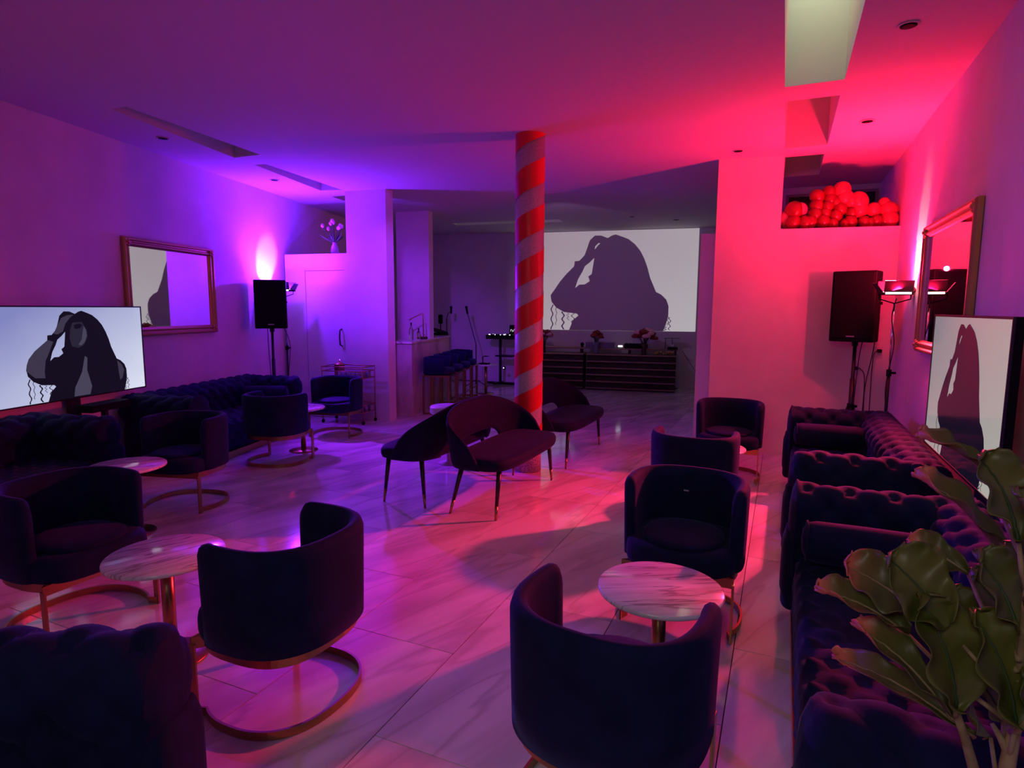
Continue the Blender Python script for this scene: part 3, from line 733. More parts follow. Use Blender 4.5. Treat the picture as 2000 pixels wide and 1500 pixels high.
def bolster(label, c, rz, group, L=.52, R=.095):
    t = thing('bolster_cushion', label, 'cushion', c, rz, group)
    pr = [(.01, -L / 2 - .012), (R * .55, -L / 2 - .008), (R * .9, -L / 2 + .012), (R, -L / 2 + .05), (R * 1.02, 0), (R, L / 2 - .05), (R * .9, L / 2 - .012), (R * .55, L / 2 + .008), (.01, L / 2 + .012)]
    build('cover', G().lathe(pr, (0, 0, 0), 28, Matrix.Rotation(PI / 2, 3, 'X')), M_velvet, t, True)
    for sg in (-1, 1): build('piping', G().tube([(R * .95 * math.cos(a), sg * (L / 2 - .01), R * .95 * math.sin(a)) for a in [2 * PI * k / 24 for k in range(25)]], .005, 6, False), M_velvet, t, True)
    return t
GB = 'round bolster cushions at sofa arms'
b1 = bolster('navy bolster cushion at the far arm of the nearest right sofa', (.40, 3.03, .552), D(90), GB)
dup(b1, (.40, 5.73, .552), D(90), 'navy bolster cushion at the far arm of the farther right sofa')
pq = onleft(.50, .62); dup(b1, (pq.x, pq.y, .552), aw + PI / 2 + PI / 2 + .2, 'navy bolster cushion on the far left sofa behind a tub chair')

# ------------------------------------------------------------------ curved back benches
def bench(label, loc, rz, group):
    t = thing('curved_bench', label, 'bench', loc, rz, group)
    A, B = .655, .27
    def ring(sc_, z, inset=0):
        out = []
        for k in range(64):
            x, y = sq(A - inset, B - inset, 2 * PI * k / 64, 4.0); out.append((x * sc_, y * sc_ + .03, z))
        return out
    g = G().grid([ring(1, .375, .03), ring(1, .385, .008), ring(1, .41), ring(1, .44), ring(1, .462, .012), ring(1, .472, .04), ring(1, .476, .10), ring(.02, .478)], closev=True)
    g.f.append(tuple(range(63, -1, -1))); g.m.append(0)
    build('seat', g, M_velvet2, t, True)
    # backrest: plan path wraps the rear and both ends; arched top and a slot above the seat
    path = arc(A + .012, B + .02, D(3), D(-183), 60, 3.4); n = len(path); cum = [0]
    for i in range(1, n): cum.append(cum[-1] + (Vector(path[i]) - Vector(path[i - 1])).length)
    Ltot = cum[-1]; rows_o = []; nv = 11; th = .032
    P = [[None] * (2 * nv) for _ in range(n)]
    for i in range(n):
        u = cum[i] / Ltot; x = abs(2 * u - 1)
        a = Vector(path[max(i - 1, 0)]); b = Vector(path[min(i + 1, n - 1)]); tt = (b - a).normalized(); nn = Vector((-tt.y, tt.x)) * -1
        top = .42 + .415 * max(0, 1 - x ** 2.6) ** .62
        bot = .385
        k = max(0, 1 - (x / .46) ** 4); 
        if x < .46: bot = .385 + .155 * (k ** .45)
        top = max(top, bot + .012)
        for j in range(nv):
            z = bot + (top - bot) * j / (nv - 1); f_ = (z - .385) / .44
            hh = th / 2 * (1 if 0 < j < nv - 1 else .45)
            c = Vector(path[i]) * 1 + Vector((0, -.055 * f_)) + Vector((path[i][0] * .03 * f_, .03))
            po, pi_ = c + nn * hh, c - nn * hh
            P[i][j] = (po.x, po.y, z); P[i][2 * nv - 1 - j] = (pi_.x, pi_.y, z)
    g = G().grid(P, closev=True); m = 2 * nv; o = len(g.v) - n * m
    g.f += [tuple(range(o, o + m)), tuple(range(o + n * m - 1, o + n * m - m - 1, -1))]; g.m += [0, 0]
    build('backrest', g, M_velvet2, t, True)
    for sx in (-1, 1):
        for sy in (-1, 1):
            p0 = Vector((sx * .54, .03 + sy * .16, .385)); p1 = Vector((sx * .615, .03 + (.165 if sy > 0 else -.235), 0)); mid = p0.lerp(p1, .72)
            l = build('leg', G().tube([p0, mid], [.021, .014], 12), M_legblack, t, True)
            build('brass_tip', G().tube([mid, p1], [.0142, .009], 12), M_brass, l, True)
    return t
GBn = 'curved back velvet benches around the column'
bn = bench('plum velvet bench nearest the viewer, left of the column, facing right', (-2.13, 4.67, 0), D(-90), GBn)
dup(bn, (-2.79, 4.70, 0), D(90), 'dark velvet bench seen from behind, facing left, leftmost of three')
dup(bn, (-2.14, 6.34, 0), D(-90), 'velvet bench behind the striped column, facing right')

# ------------------------------------------------------------------ loudspeakers on tripods
def speaker(label, loc, rz, H=.60, W=.36, Dp=.32, z=1.36):
    t = thing('loudspeaker', label, 'speaker', (loc[0], loc[1], z), rz, 'black loudspeakers on tripods')
    pl = [(-W / 2, -Dp / 2), (W / 2, -Dp / 2), (W / 2, .02), (W / 2 - .07, Dp / 2), (-W / 2 + .07, Dp / 2), (-W / 2, .02)]
    build('cabinet', G().prism(pl, 0, H), M_black, t, bevel=.012)
    build('grille', G().box((0, -Dp / 2 - .004, H / 2 + .01), (W - .04, .012, H - .05)), M_grille, t, bevel=.006)
    build('badge', G().box((0, -Dp / 2 - .012, .055), (.075, .004, .012)), M_chrome, t)
    for sg in (-1, 1): build('handle', G().box((sg * (W / 2 + .001), .03, H * .55), (.008, .09, .03)), M_grille, t, bevel=.003)
    build('pole_socket', G().lathe([(.03, -.05), (.03, 0)], n=16), M_blackm, t, True)
    return t
def speaker_stand(label, loc, rz, z=1.36):
    t = thing('speaker_stand', label, 'stand', loc, rz, 'black tripod speaker stands')
    build('pole', G().lathe([(.0175, .10), (.0175, z - .02)], n=14), M_blackm, t, True)
    build('lower_tube', G().lathe([(.024, .08), (.024, .92)], n=16), M_blackm, t, True)
    build('collar', G().lathe([(.034, .60), (.034, .66)], n=16), M_black, t, True)
    build('knob', G().tube([(.03, 0, .63), (.065, 0, .63)], .014, 10), M_black, t, True)
    for k in range(3):
        a = 2 * PI * k / 3; dx, dy = math.cos(a), math.sin(a)
        l = build('leg', G().tube([(dx * .03, dy * .03, .62), (dx * .24, dy * .24, .02)], .011, 8), M_blackm, t, True)
        build('rubber_foot', G().ball((dx * .24, dy * .24, .02), .018, 8, 6), M_black, l, True)
        build('brace', G().tube([(dx * .03, dy * .03, .16), (dx * .145, dy * .145, .29)], .007, 6), M_blackm, t, True)
    return t
speaker('black loudspeaker in front of the bright purple spot on the left wall', (-6.31, 6.21, 0), D(42), H=.64, W=.40, Dp=.30, z=1.335)
speaker_stand('tripod stand under the purple-side loudspeaker', (-6.31, 6.21, 0), .3, 1.345)
speaker('black loudspeaker in the red corner, its side panel visible', (.672, 7.10, 0), D(-20), H=.70, W=.40, Dp=.36, z=1.30)
speaker_stand('tripod stand under the red-side loudspeaker', (.672, 7.08, 0), .5, 1.31)

def led_light(label, loc, rz, mled, z=1.87, tilt=0):
    t = thing('led_light', label, 'lamp', loc, rz, 'upward facing lights on stands')
    build('pole', G().tube([(0, 0, .1), (0, 0, 1.05)], .014, 10), M_blackm, t, True)
    build('upper_pole', G().tube([(0, 0, 1.05), (0, 0, z - .10)], .009, 10), M_chrome, t, True)
    build('clamp', G().lathe([(.022, 1.02), (.022, 1.08)], n=12), M_black, t, True)
    build('knob', G().tube([(.02, 0, 1.05), (.055, 0, 1.05)], .011, 8), M_black, t, True)
    for k in range(3):
        a = 2 * PI * k / 3 + .4; dx, dy = math.cos(a), math.sin(a)
        build('leg', G().tube([(dx * .015, dy * .015, .42), (dx * .13, dy * .13, .012)], .008, 6), M_blackm, t, True)
    build('yoke', G().tube([(-.125, 0, z), (-.125, 0, z - .06), (0, 0, z - .10), (.125, 0, z - .06), (.125, 0, z)], .006, 6), M_black, t, True)
    build('housing', G().box((0, 0, z - .012), (.235, .165, .024)), M_black, t, bevel=.004)
    build('led_face', G().box((0, 0, z + .003), (.215, .145, .006)), mled, t)
    build('added_glow_strip', G().box((0, -.085, z - .010), (.20, .006, .016)).box((0, .085, z - .010), (.20, .006, .016)), mled, t)  # emissive lips added for the LED face's glow at the housing edge
    for (ax, sg, L) in [('x', 1, .16), ('x', -1, .16), ('y', 1, .23), ('y', -1, .23)]:
        g = G(); hgt = .10
        if ax == 'y': g.add([(-L / 2, sg * .083, z), (L / 2, sg * .083, z), (L / 2 + .0, sg * (.083 + .02), z + hgt), (-L / 2 - .0, sg * (.083 + .02), z + hgt)], [(0, 1, 2, 3)])
        else: g.add([(sg * .118, -L / 2, z), (sg * .118, L / 2, z), (sg * (.118 + .055), L / 2 - .02, z + hgt * .8), (sg * (.118 + .055), -L / 2 + .02, z + hgt * .8)], [(0, 1, 2, 3)])
        build('barn_door', g, M_blackm, t, solid=.003, fix=False)
    return t
led_light('red light panel with barn doors on a slim stand by the gilt mirror', (LR.x, LR.y, 0), D(8), M_led_r, LR.z)
led_light('purple light panel with barn doors half hidden behind the left loudspeaker', (LP.x, LP.y, 0), D(15), M_led_p, LP.z)

# wall outlets and cables in the red corner
def outlet(label, x, z):
    y = rpy(x); t = thing('wall_outlet', label, 'outlet', (x, y - .004, z), math.atan(.15), 'outlets on the red wall')
    build('plate', G().box((0, 0, 0), (.075, .008, .12)), M_outlet, t, bevel=.002)
    build('plug', G().box((0, -.025, .02), (.04, .045, .035)), M_black, t, bevel=.004)
outlet('outlet with a black plug behind the loudspeaker stand', .72, .98)
outlet('outlet with plug between the loudspeaker and the light stand', .93, 1.17)
def cable(label, pts, grp, r=.0045):
    P = [Vector(p) for p in pts]; out = []
    for i in range(len(P) - 1):
        a, b, c, d_ = P[max(i - 1, 0)], P[i], P[i + 1], P[min(i + 2, len(P) - 1)]
        for k in range(6):
            u = k / 6; out.append(.5 * ((2 * b) + (-a + c) * u + (2 * a - 5 * b + 4 * c - d_) * u * u + (-a + 3 * b - 3 * c + d_) * u ** 3))
    out.append(P[-1]); return tag(build('cable', G().tube(out, r, 6), M_cable, None, True), label, 'cable', grp)
GCa = 'cables hanging by the loudspeakers'
cable('cable dropping from the outlet beside the right loudspeaker stand', [(.72, 7.37, 1.0), (.76, 7.30, 1.0), (.80, 7.28, .9), (.80, 7.28, .5), (.76, 7.28, .03)], GCa)
cable('long cable hanging straight behind the right loudspeaker', [(.74, 7.12, 1.30), (.72, 7.14, 1.1), (.70, 7.1, .7), (.70, 7.15, .3), (.72, 7.15, .03)], GCa)
cable('looping cable between right loudspeaker and light stand', [(.80, 7.18, 1.60), (.86, 7.2, 1.52), (.85, 7.2, 1.2), (.80, 7.2, .8), (.82, 7.2, .4), (.88, 7.2, .03)], GCa)
cable('cable from the upper outlet curling down the red wall', [(.93, 7.40, 1.19), (.90, 7.35, 1.19), (.87, 7.34, 1.1), (.87, 7.33, .6), (.88, 7.33, .03)], GCa)
cable('cable wound along the red light stand', [(.905, 6.40, 1.72), (.88, 6.40, 1.55), (.915, 6.41, 1.3), (.875, 6.40, .9), (.92, 6.4, .5), (.95, 6.4, .03)], GCa)
cable('thin cable hanging left of the purple-side loudspeaker stand', [(-6.38, 6.20, 1.33), (-6.41, 6.23, 1.1), (-6.40, 6.24, .7), (-6.42, 6.24, .05)], GCa)
cable('thin cable hanging right of the purple-side loudspeaker stand', [(-6.14, 6.26, 1.33), (-6.13, 6.34, 1.1), (-6.16, 6.32, .6), (-6.14, 6.34, .05)], GCa)
cable('thin power cable running diagonally down from the slatted console', [(-1.80, 12.30, .80), (-1.70, 12.40, .62), (-1.52, 12.55, .3), (-1.46, 12.6, .02)], 'cables by the console')

# ------------------------------------------------------------------ marble bar, tap, bottles, stools
bar = thing('bar_counter', 'marble clad bar counter beside the left pier', 'bar counter', (-5.04, 7.66, 0))
o0 = Vector((-5.04, 7.66))
def rel(p): return (p[0] - o0.x, p[1] - o0.y)
body = [rel(p) for p in [(-5.48, 7.60), (-5.045, 7.665), (-5.61, 9.76), (-5.92, 9.68), (-5.525, 9.2), (-5.525, 8.94), (-5.70, 8.90)]]
build('body', G().prism(body, 0, 1.085), M_barmarble, bar)
top = [rel(p) for p in [(-5.50, 7.575), (-5.030, 7.645), (-5.60, 9.79), (-5.95, 9.72), (-5.53, 9.2), (-5.53, 8.93), (-5.74, 8.89)]]
build('countertop', G().prism(top, 1.087, 1.118), M_marble, bar, bevel=.003)
t = thing('tap', 'tall angular bar tap on the marble counter', 'tap', (-5.43, 8.60, 1.118))
build('base', G().lathe([(.028, 0), (.026, .02)], n=16), M_brass, t, True)
build('spout', G().tube([(0, 0, 0), (0, 0, .40), (-.01, -.005, .415), (-.16, -.09, .33), (-.20, -.11, .30)], .009, 10), M_brass, t, True)
build('lever', G().tube([(0, 0, .05), (.05, -.03, .07)], .006, 8), M_brass, t, True)
def bottle(label, loc, h, r, m, grp):
    t = thing('bottle', label, 'bottle', loc, 0, grp)
    build('body', G().lathe([(r * .9, 0), (r, .01), (r, h * .55), (r * .75, h * .66), (r * .32, h * .75), (r * .30, h * .92)], n=16), m, t, True)
    build('cap', G().lathe([(r * .36, h * .92), (r * .36, h)], n=12), M_blackm, t, True)
bottle('slim clear bottle on the bar counter in front of the pier', (-5.37, 8.15, 1.118), .27, .036, M_glass, 'bottles on the bar')
bottle('short clear bottle beside the slim one on the bar', (-5.31, 8.27, 1.118), .18, .034, M_glass, 'bottles on the bar')
t = thing('garnish_tray', 'low dark tray on the bar next to the tap', 'tray', (-5.36, 8.45, 1.118), .2)
build('tray', G().box((0, 0, .015), (.16, .10, .03)), M_wood, t, bevel=.004)
build('lid', G().box((0, 0, .036), (.15, .09, .010)), M_brass, t, bevel=.002)

def stool(label, loc, rz, group):
    t = thing('bar_stool', label, 'stool', loc, rz, group)
    W, zs = .42, .60
    g = G()
    for sx in (-1, 1):
        for sy in (-1, 1): pass
    for sx in (-1, 1):
        for sy in (-1, 1): build('leg', G().box((sx * .20, sy * .20, zs / 2), (.028, .028, zs)), M_brass, t, bevel=.002)
    fr = G()
    for sg in (-1, 1):
        fr.box((0, sg * .20, zs - .012), (.40, .026, .026)); fr.box((sg * .20, 0, zs - .012), (.026, .40, .026))
        build('floor_rail', G().box((0, sg * .20, .013), (.40, .026, .026)), M_brass, t)
    build('foot_rest', G().box((.20, 0, .20), (.026, .40, .02)), M_brass, t)
    build('frame', fr, M_brass, t)
    def rg(a, b, z, e=4): return [(sq(a, b, 2 * PI * k / 36, e)[0], sq(a, b, 2 * PI * k / 36, e)[1], z) for k in range(36)]
    build('seat', G().grid([rg(.20, .20, .601), rg(.215, .215, .615), rg(.22, .22, .65), rg(.215, .215, .685), rg(.19, .19, .70), rg(.01, .01, .705)], closev=True), M_velvet, t, True)
    path = arc(.205, .205, D(70), D(290), 30, 3.6); n = len(path); rows = []
    for i in range(n):
        a = Vector(path[max(i - 1, 0)]); b = Vector(path[min(i + 1, n - 1)]); tt = (b - a).normalized(); nn = Vector((-tt.y, tt.x)); x = abs(2 * i / (n - 1) - 1)
        top = .87 - .02 * x ** 4; h = .027
        rows.append([tuple((Vector(path[i]) + nn * q[0])) + (q[1],) for q in [(-h, .62), (h, .62), (h, top - .02), (h * .5, top), (-h * .5, top), (-h, top - .02)]])
    g = G().grid(rows, closev=True); m = 6; o = len(g.v) - n * m
    g.f += [tuple(range(o, o + m)), tuple(range(o + n * m - 1, o + n * m - m - 1, -1))]; g.m += [0, 0]
    build('backrest', g, M_velvet, t, True)
    return t
GSt = 'navy bar stools along the marble bar'
words = ['nearest the viewer', 'second from the viewer', 'third from the viewer', 'farthest from the viewer']
st0 = stool('navy velvet bar stool with brass frame along the bar, ' + words[0], (-4.84, 8.12, 0), D(15), GSt)
for k in range(1, 4): dup(st0, (-4.84 - .27 * .56 * k, 8.12 + .963 * .56 * k, 0), D(15), 'navy velvet bar stool with brass frame along the bar, ' + words[k])

# ------------------------------------------------------------------ brass bar cart with glasses
ct = thing('bar_cart', 'brass two-tier bar cart with glassware by the left pier', 'cart', (-5.58, 6.86, 0), math.atan2(.09, .74) * 1.0)
# local x along cart (left->right), y depth
CW, CD = .64, .33
P4 = [(-CW / 2, -CD / 2), (CW / 2, -CD / 2), (CW / 2, CD / 2), (-CW / 2, CD / 2)]
for i, (x, y) in enumerate(P4):
    p = build('post', G().tube([(x, y, .05), (x, y, .81)], .008, 8), M_brass, ct, True)
    c = build('caster', G().tube([(x - .01, y, .028), (x + .01, y, .028)], .026, 12), M_black, p, True)
def loop(z, r=.007): return [(a[0], a[1], z) for a in P4] + [(P4[0][0], P4[0][1], z)]
for z in (.80, .74, .645, .27, .17):
    g = G(); L = loop(z)
    for i in range(4): g.tube([L[i], L[i + 1]], .007, 6)
    build('rail', g, M_brass, ct, True)
for z in (.640, .165): build('shelf', G().box((0, 0, z), (CW - .01, CD - .01, .008)), M_mirror, ct)
def on_cart(x, y): v = Matrix.Rotation(ct.rotation_euler.z, 2) @ Vector((x, y)); return (ct.location.x + v.x, ct.location.y + v.y)
ib = thing('ice_bucket', 'shiny gold ice bucket on the brass bar cart', 'bucket', (*on_cart(-.14, .0), .645))
build('bucket', G().lathe([(.060, 0), (.068, .02), (.074, .15), (.077, .155), (.070, .155), (.064, .03)], n=24), M_brass, ib, True)
build('lid', G().lathe([(.074, .158), (.07, .18), (.03, .20), (.008, .205), (.012, .225), (.004, .232)], n=24), M_brass, ib, True)
sh = thing('cocktail_shaker', 'dark shaker standing behind the gold bucket', 'shaker', (*on_cart(-.19, .10), .645))
build('body', G().lathe([(.034, 0), (.042, .14), (.040, .16)], n=18), M_blackm, sh, True); build('cap', G().lathe([(.040, .16), (.022, .20), (.018, .235)], n=18), M_chrome, sh, True)
tumb = G().lathe([(.026, 0), (.030, .004), (.033, .085), (.031, .085), (.027, .008)], n=14)
gl0 = None; GG = 'glass tumblers on the top shelf of the cart'; GG2 = 'glass tumblers on the lower shelf of the cart'
for z, xs, grp, l in [(.645, [-.04, .03, .10, .17, .24], GG, 'clear glass tumbler on the top tier of the bar cart'), (.17, [-.2, -.12, -.04, .04, .12, .20, .27], GG2, 'clear glass tumbler on the lower tier of the bar cart')]:
    for x in xs:
        for y in (-.09, 0, .09):
            if gl0 is None: o = gl0 = build('tumbler', tumb, M_ice, None, True)
            else: o = gl0.copy(); COL.objects.link(o)
            q = on_cart(x + (y * .3), y); o.location = (q[0], q[1], z); tag(o, l, 'glass', grp)

# ------------------------------------------------------------------ back room: slatted consoles, decks, flowers
CA = math.atan(.146)
def console(label, x0, x1, y0, ztop, dep, nsl):
    W = (x1 - x0) / math.cos(CA); t = thing('slatted_console', label, 'console', (x0, y0, 0), CA, 'low walnut consoles under the projection')
    build('carcass', G().box((W / 2, dep / 2 + .03, ztop / 2), (W - .04, dep - .06, ztop - .02)), M_wood, t)
    build('top', G().box((W / 2, dep / 2, ztop - .012), (W, dep, .024)), M_slat, t, bevel=.006)
    for i in range(nsl):
        z = ztop - .012 - (ztop - .05) * (i + 1) / nsl
        build('slat', G().box((W / 2, .03, z), (W, .10, .024)), M_slat, t, bevel=.006)
    for sx in (.02, W - .02): build('end_panel', G().box((sx, dep / 2 + .02, ztop / 2 - .02), (.03, dep - .05, ztop - .04)), M_wood, t)
    return t
console('left slatted walnut console, partly behind the striped column', -4.75, -3.66, 11.60, .72, .42, 5)
console('right slatted walnut console below the silhouette', -3.60, -1.87, 11.765, .72, .42, 5)
t = thing('raised_shelf', 'long raised walnut shelf standing on the consoles behind the flowers', 'shelf', (-4.75, 11.86, .722), CA)
build('board', G().box((1.45, .12, .095), (2.9, .26, .026)), M_slat, t, bevel=.004)
for x in (.05, .97, 1.95, 2.85): build('riser', G().box((x, .12, .041), (.04, .2, .082)), M_wood, t)
def onc(x, off=0): return (x, 11.60 + (x + 4.75) * .146 + off)
def bouquet(label, x, z, n, spread, mats, vm, h=.24, grp=None, off=.12, br=.036):
    p = onc(x, off); t = thing('flower_vase', label, 'vase of flowers', (p[0], p[1], z), 0, grp)
    build('vase', G().lathe([(.045, 0), (.050, .02), (.046, h * .7), (.058, h)], n=18), vm, t, True)
    rnd = random.Random(int(x * 100)); sg = G()
    for k in range(n):
        a = rnd.uniform(0, 2 * PI); r = spread * math.sqrt(rnd.uniform(0, 1)); zz = h + .10 + spread * 1.1 * math.sqrt(max(0, 1 - (r / spread) ** 2)) * rnd.uniform(.25, 1) - .02
        c = (r * math.cos(a), r * math.sin(a), zz); sg.tube([(0, 0, h * .6), (c[0] * .5, c[1] * .5, h + .05), c], .004, 5)
        fg = G(); m = mats[1] if (k % 5 == 0 and len(mats) > 1) else mats[0]
        for q in range(6):
            aa = q * PI / 3; fg.ball((c[0] + br * .55 * math.cos(aa), c[1] + br * .55 * math.sin(aa), c[2]), br * .62, 7, 5, (1, 1, .8))
        fg.ball((c[0], c[1], c[2] + br * .2), br * .6, 7, 5)
        build('bloom', fg, m, t, True)
    build('stems', sg, M_stem, t)
bouquet('small vase of red roses at the centre of the consoles', -3.44, .72, 24, .12, [M_flower], M_vase, .24, 'flower vases on the consoles', .10, .045)
bouquet('dark red bouquet with pink blooms at the right of the consoles', -2.50, .72, 34, .19, [M_flower, M_flowerp], M_vaseb, .24, 'flower vases on the consoles', .10, .075)
bouquet('dark red bouquet with a pink bloom beside the striped column', -4.50, .72, 22, .15, [M_flower, M_flowerp], M_vaseb, .24, 'flower vases on the consoles', .06, .065)
def gear(name, label, cat, x, off, z, size, m, extra=None):
    p = onc(x, off); t = thing(name, label, cat, (p[0], p[1], z), CA, 'equipment on the consoles')
    build('case', G().box((0, 0, size[2] / 2), size, rz=0), m, t, bevel=.006)
    return t
q = gear('turntable_case', 'pale flat equipment case on the raised shelf behind the roses', 'case', -3.42, .40, .832, (.60, .24, .12), M_vase); build('lid_edge', G().box((0, -.118, .118), (.60, .01, .012)), M_outlet, q)
q = gear('mixer', 'black audio mixer behind the right bouquet', 'mixer', -2.72, .40, .832, (.46, .24, .09), M_black)
for k in range(6): build('knob', G().lathe([(.012, .088), (.010, .105)], (-.18 + .07 * k, -.05, 0), 10), M_blackm, q, True)
q = gear('phone', 'small bright device display on the raised shelf', 'phone', -3.02, .36, .832, (.11, .07, .01), M_black); build('display', G().box((0, -.01, .035), (.09, .004, .035), rx=-.5), M_led_w, q)
q = gear('round_speaker', 'small black round device on the raised shelf', 'speaker', -3.80, .38, .832, (.05, .05, .03), M_black); build('driver', G().ball((0, 0, .06), .038, 12, 8), M_black, q, True)
t = thing('laptop_stand', 'thin metal laptop stand at the right end of the consoles', 'stand', (*onc(-2.02, .40), .832), CA)
build('platform', G().box((0, 0, .22), (.30, .2, .012)), M_blackm, t)
for x in (-.13, .0): build('leg', G().box((x, 0, .108), (.012, .16, .212)), M_blackm, t)
q = gear('audio_interface', 'small black unit with a white cup-like knob at the console end', 'device', -1.98, .22, .832, (.20, .08, .05), M_black); build('knob', G().lathe([(.03, .05), (.028, .10)], n=14), M_outlet, q, True)
t = thing('pebble_garland', 'tangled garland lying at the right end of the console', 'garland', (*onc(-2.10, .10), .722), CA)
gg = G()
for k in range(26): gg.ball((random.uniform(-.2, .2), random.uniform(-.06, .06), random.uniform(.02, .07)), .022, 7, 5)
build('beads', gg, M_gold, t, True)['kind'] = 'stuff'
build('string', G().tube([(-.22 + .02 * k, .05 * math.sin(k * 1.7), .04 + .03 * math.sin(k * 2.3)) for k in range(22)], .004, 5), M_cable, t)

# DJ controller on a stand, microphones
t = thing('dj_stand', 'black controller stand with glowing buttons left of the column', 'dj stand', (-5.50, 11.75, 0))
build('pole', G().tube([(0, 0, .06), (0, 0, .98)], .03, 12), M_blackm, t, True)
build('foot_bar', G().box((0, 0, .03), (.72, .06, .05)), M_blackm, t, bevel=.006)
build('foot_bar', G().box((0, -.12, .05), (.06, .40, .04)), M_blackm, t, bevel=.006)
build('lower_shelf', G().box((.14, 0, .62), (.40, .28, .03)), M_blackm, t, bevel=.004)
build('top_shelf', G().box((.05, 0, .99), (.62, .36, .03)), M_blackm, t, bevel=.004)
build('power_box', G().box((.11, -.04, .36), (.05, .05, .05)), M_black, t, bevel=.004)
build('indicator', G().ball((.11, -.07, .365), .012, 8, 6), M_led_w, t)
dj = thing('dj_controller', 'black dj controller with white lights left of the column', 'controller', (-5.44, 11.75, 1.006), .0)
build('case', G().prism([(-.34, -.15), (.34, -.15), (.34, .15), (-.30, .15), (-.35, .05)], 0, .055), M_black, dj, bevel=.01)
for x in (-.19, .17): build('platter', G().lathe([(.095, .056), (.095, .068), (.02, .072)], (x, .01, 0), 28), M_blackm, dj, True)
for (x, y) in [(-.30, -.06), (-.24, -.135), (-.12, -.14), (.0, -.13), (.02, .0), (.02, .08), (.09, -.135), (.22, -.14), (.30, .0), (-.28, .1)]:
    build('button_light', G().lathe([(.009, .056), (.009, .070)], (x, y, 0), 8), M_led_w, dj)
lt = thing('laptop', 'small glowing laptop behind the dj controller', 'laptop', (-5.26, 11.86, 1.063), -.1)
build('keyboard', G().box((0, .0, .01), (.26, .16, .016)), M_black, lt, bevel=.003)
l_ = build('lid', G().box((0, .08, .11), (.26, .01, .19), rx=-.12), M_black, lt, bevel=.003)
sc1 = G().box((0, .072, .105), (.22, .004, .14), rx=-.12); build('display', sc1, M_dark, lt)
for k in range(9): build('waveform', G().box((-.09 + .022 * k, .068, .09 + .018 * math.sin(k * 1.9)), (.016, .004, .03 + .015 * math.cos(k * 2.7)), rx=-.12), M_laptop, lt)
def micstand(label, x, y, pts, head):
    t = thing('microphone_stand', label, 'microphone stand', (x, y, 0), 0, 'microphone stands in the back room')
    build('pole', G().tube([(0, 0, .06), (0, 0, pts[0][2])], .011, 8), M_blackm, t, True)
    build('boom', G().tube(pts, .008, 8), M_blackm, t, True)
    for k in range(3):
        a = 2 * PI * k / 3; build('leg', G().tube([(0, 0, .14), (.28 * math.cos(a), .28 * math.sin(a), .012)], .008, 6), M_blackm, t, True)
    build('microphone', G().tube([head[0], head[1]], [.016, .028], 10), M_black, t, True)
micstand('microphone stand with a long slanted boom left of the dj stand', -5.80, 11.2, [(0, 0, .88), (-.17, -.05, 1.52)], ((-.17, -.05, 1.50), (-.20, -.05, 1.66)))
micstand('microphone stand with two heads behind the bar stools', -6.55, 11.3, [(0, 0, 1.40), (.03, 0, 1.50), (.10, 0, 1.56)], ((.11, 0, 1.50), (.11, 0, 1.66)))
t = thing('guitar_stand', 'black padded instrument cradle on a pole behind the bar', 'stand', (-6.88, 11.6, 0))
build('pole', G().tube([(0, 0, .02), (0, 0, 1.40)], .014, 8), M_blackm, t, True)
build('pad', G().box((0, 0, 1.38), (.09, .07, .20)), M_black, t, bevel=.02); build('pad', G().box((-.03, 0, 1.08), (.08, .06, .14)), M_black, t, bevel=.02)
build('base', G().lathe([(.16, 0), (.16, .02)], n=20), M_blackm, t)
t = thing('wedge_monitor', 'dark rounded wedge resting behind the far end of the bar', 'speaker', (-6.42, 10.5, 0))
build('cabinet', G().prism([(-.24, -.16), (.28, -.16), (.30, .12), (-.24, .16)], 0, 1.13), M_black, t, bevel=.01)
build('hood', G().grid([[(-.24 + .52 * i / 8, y, 1.13 + .10 * math.cos((i / 8) * PI / 2) * (1)) for y in (-.16, .14)] for i in range(9)]), M_black, t, solid=.02)

# ------------------------------------------------------------------ vase in the left ledge
t = thing('flower_vase', 'pale vase of tulips on the high ledge in the left opening', 'vase of flowers', (-6.02, 7.18, 2.385))
build('vase', G().lathe([(.045, 0), (.060, .03), (.050, .10), (.028, .15), (.034, .17)], n=18), M_vasep, t, True)
sg = G()
for k in range(9):
    a = k * 2 * PI / 9 + .3; r = .06 + .05 * (k % 3); z = .34 + .03 * (k % 4); c = (r * math.cos(a), r * math.sin(a), z)
    sg.tube([(0, 0, .1), (c[0] * .4, c[1] * .4, .24), c], .004, 5)
    build('bloom', G().lathe([(.006, 0), (.022, .015), (.025, .035), (.018, .055), (.004, .06)], c, 8), M_flowerp, t, True)
    lf = Vector(c) * 1.15; sg.add([(0, 0, .15), (lf.x * .7 + .015, lf.y * .7, .22), (lf.x * 1.3, lf.y * 1.3, .30), (lf.x * .7 - .015, lf.y * .7, .22)], [(0, 1, 2, 3)])
build('stems', sg, M_stem, t)
sd = thing('diffuser', 'small dark reed diffuser beside the tulip vase', 'diffuser', (-5.775, 7.21, 2.385))
build('bottle', G().lathe([(.02, 0), (.022, .05), (.01, .06)], n=12), M_vase, sd, True)
build('reeds', G().tube([(0, 0, .03), (-.05, 0, .15)], .003, 5).tube([(0, 0, .03), (.04, 0, .16)], .003, 5), M_blackm, sd)

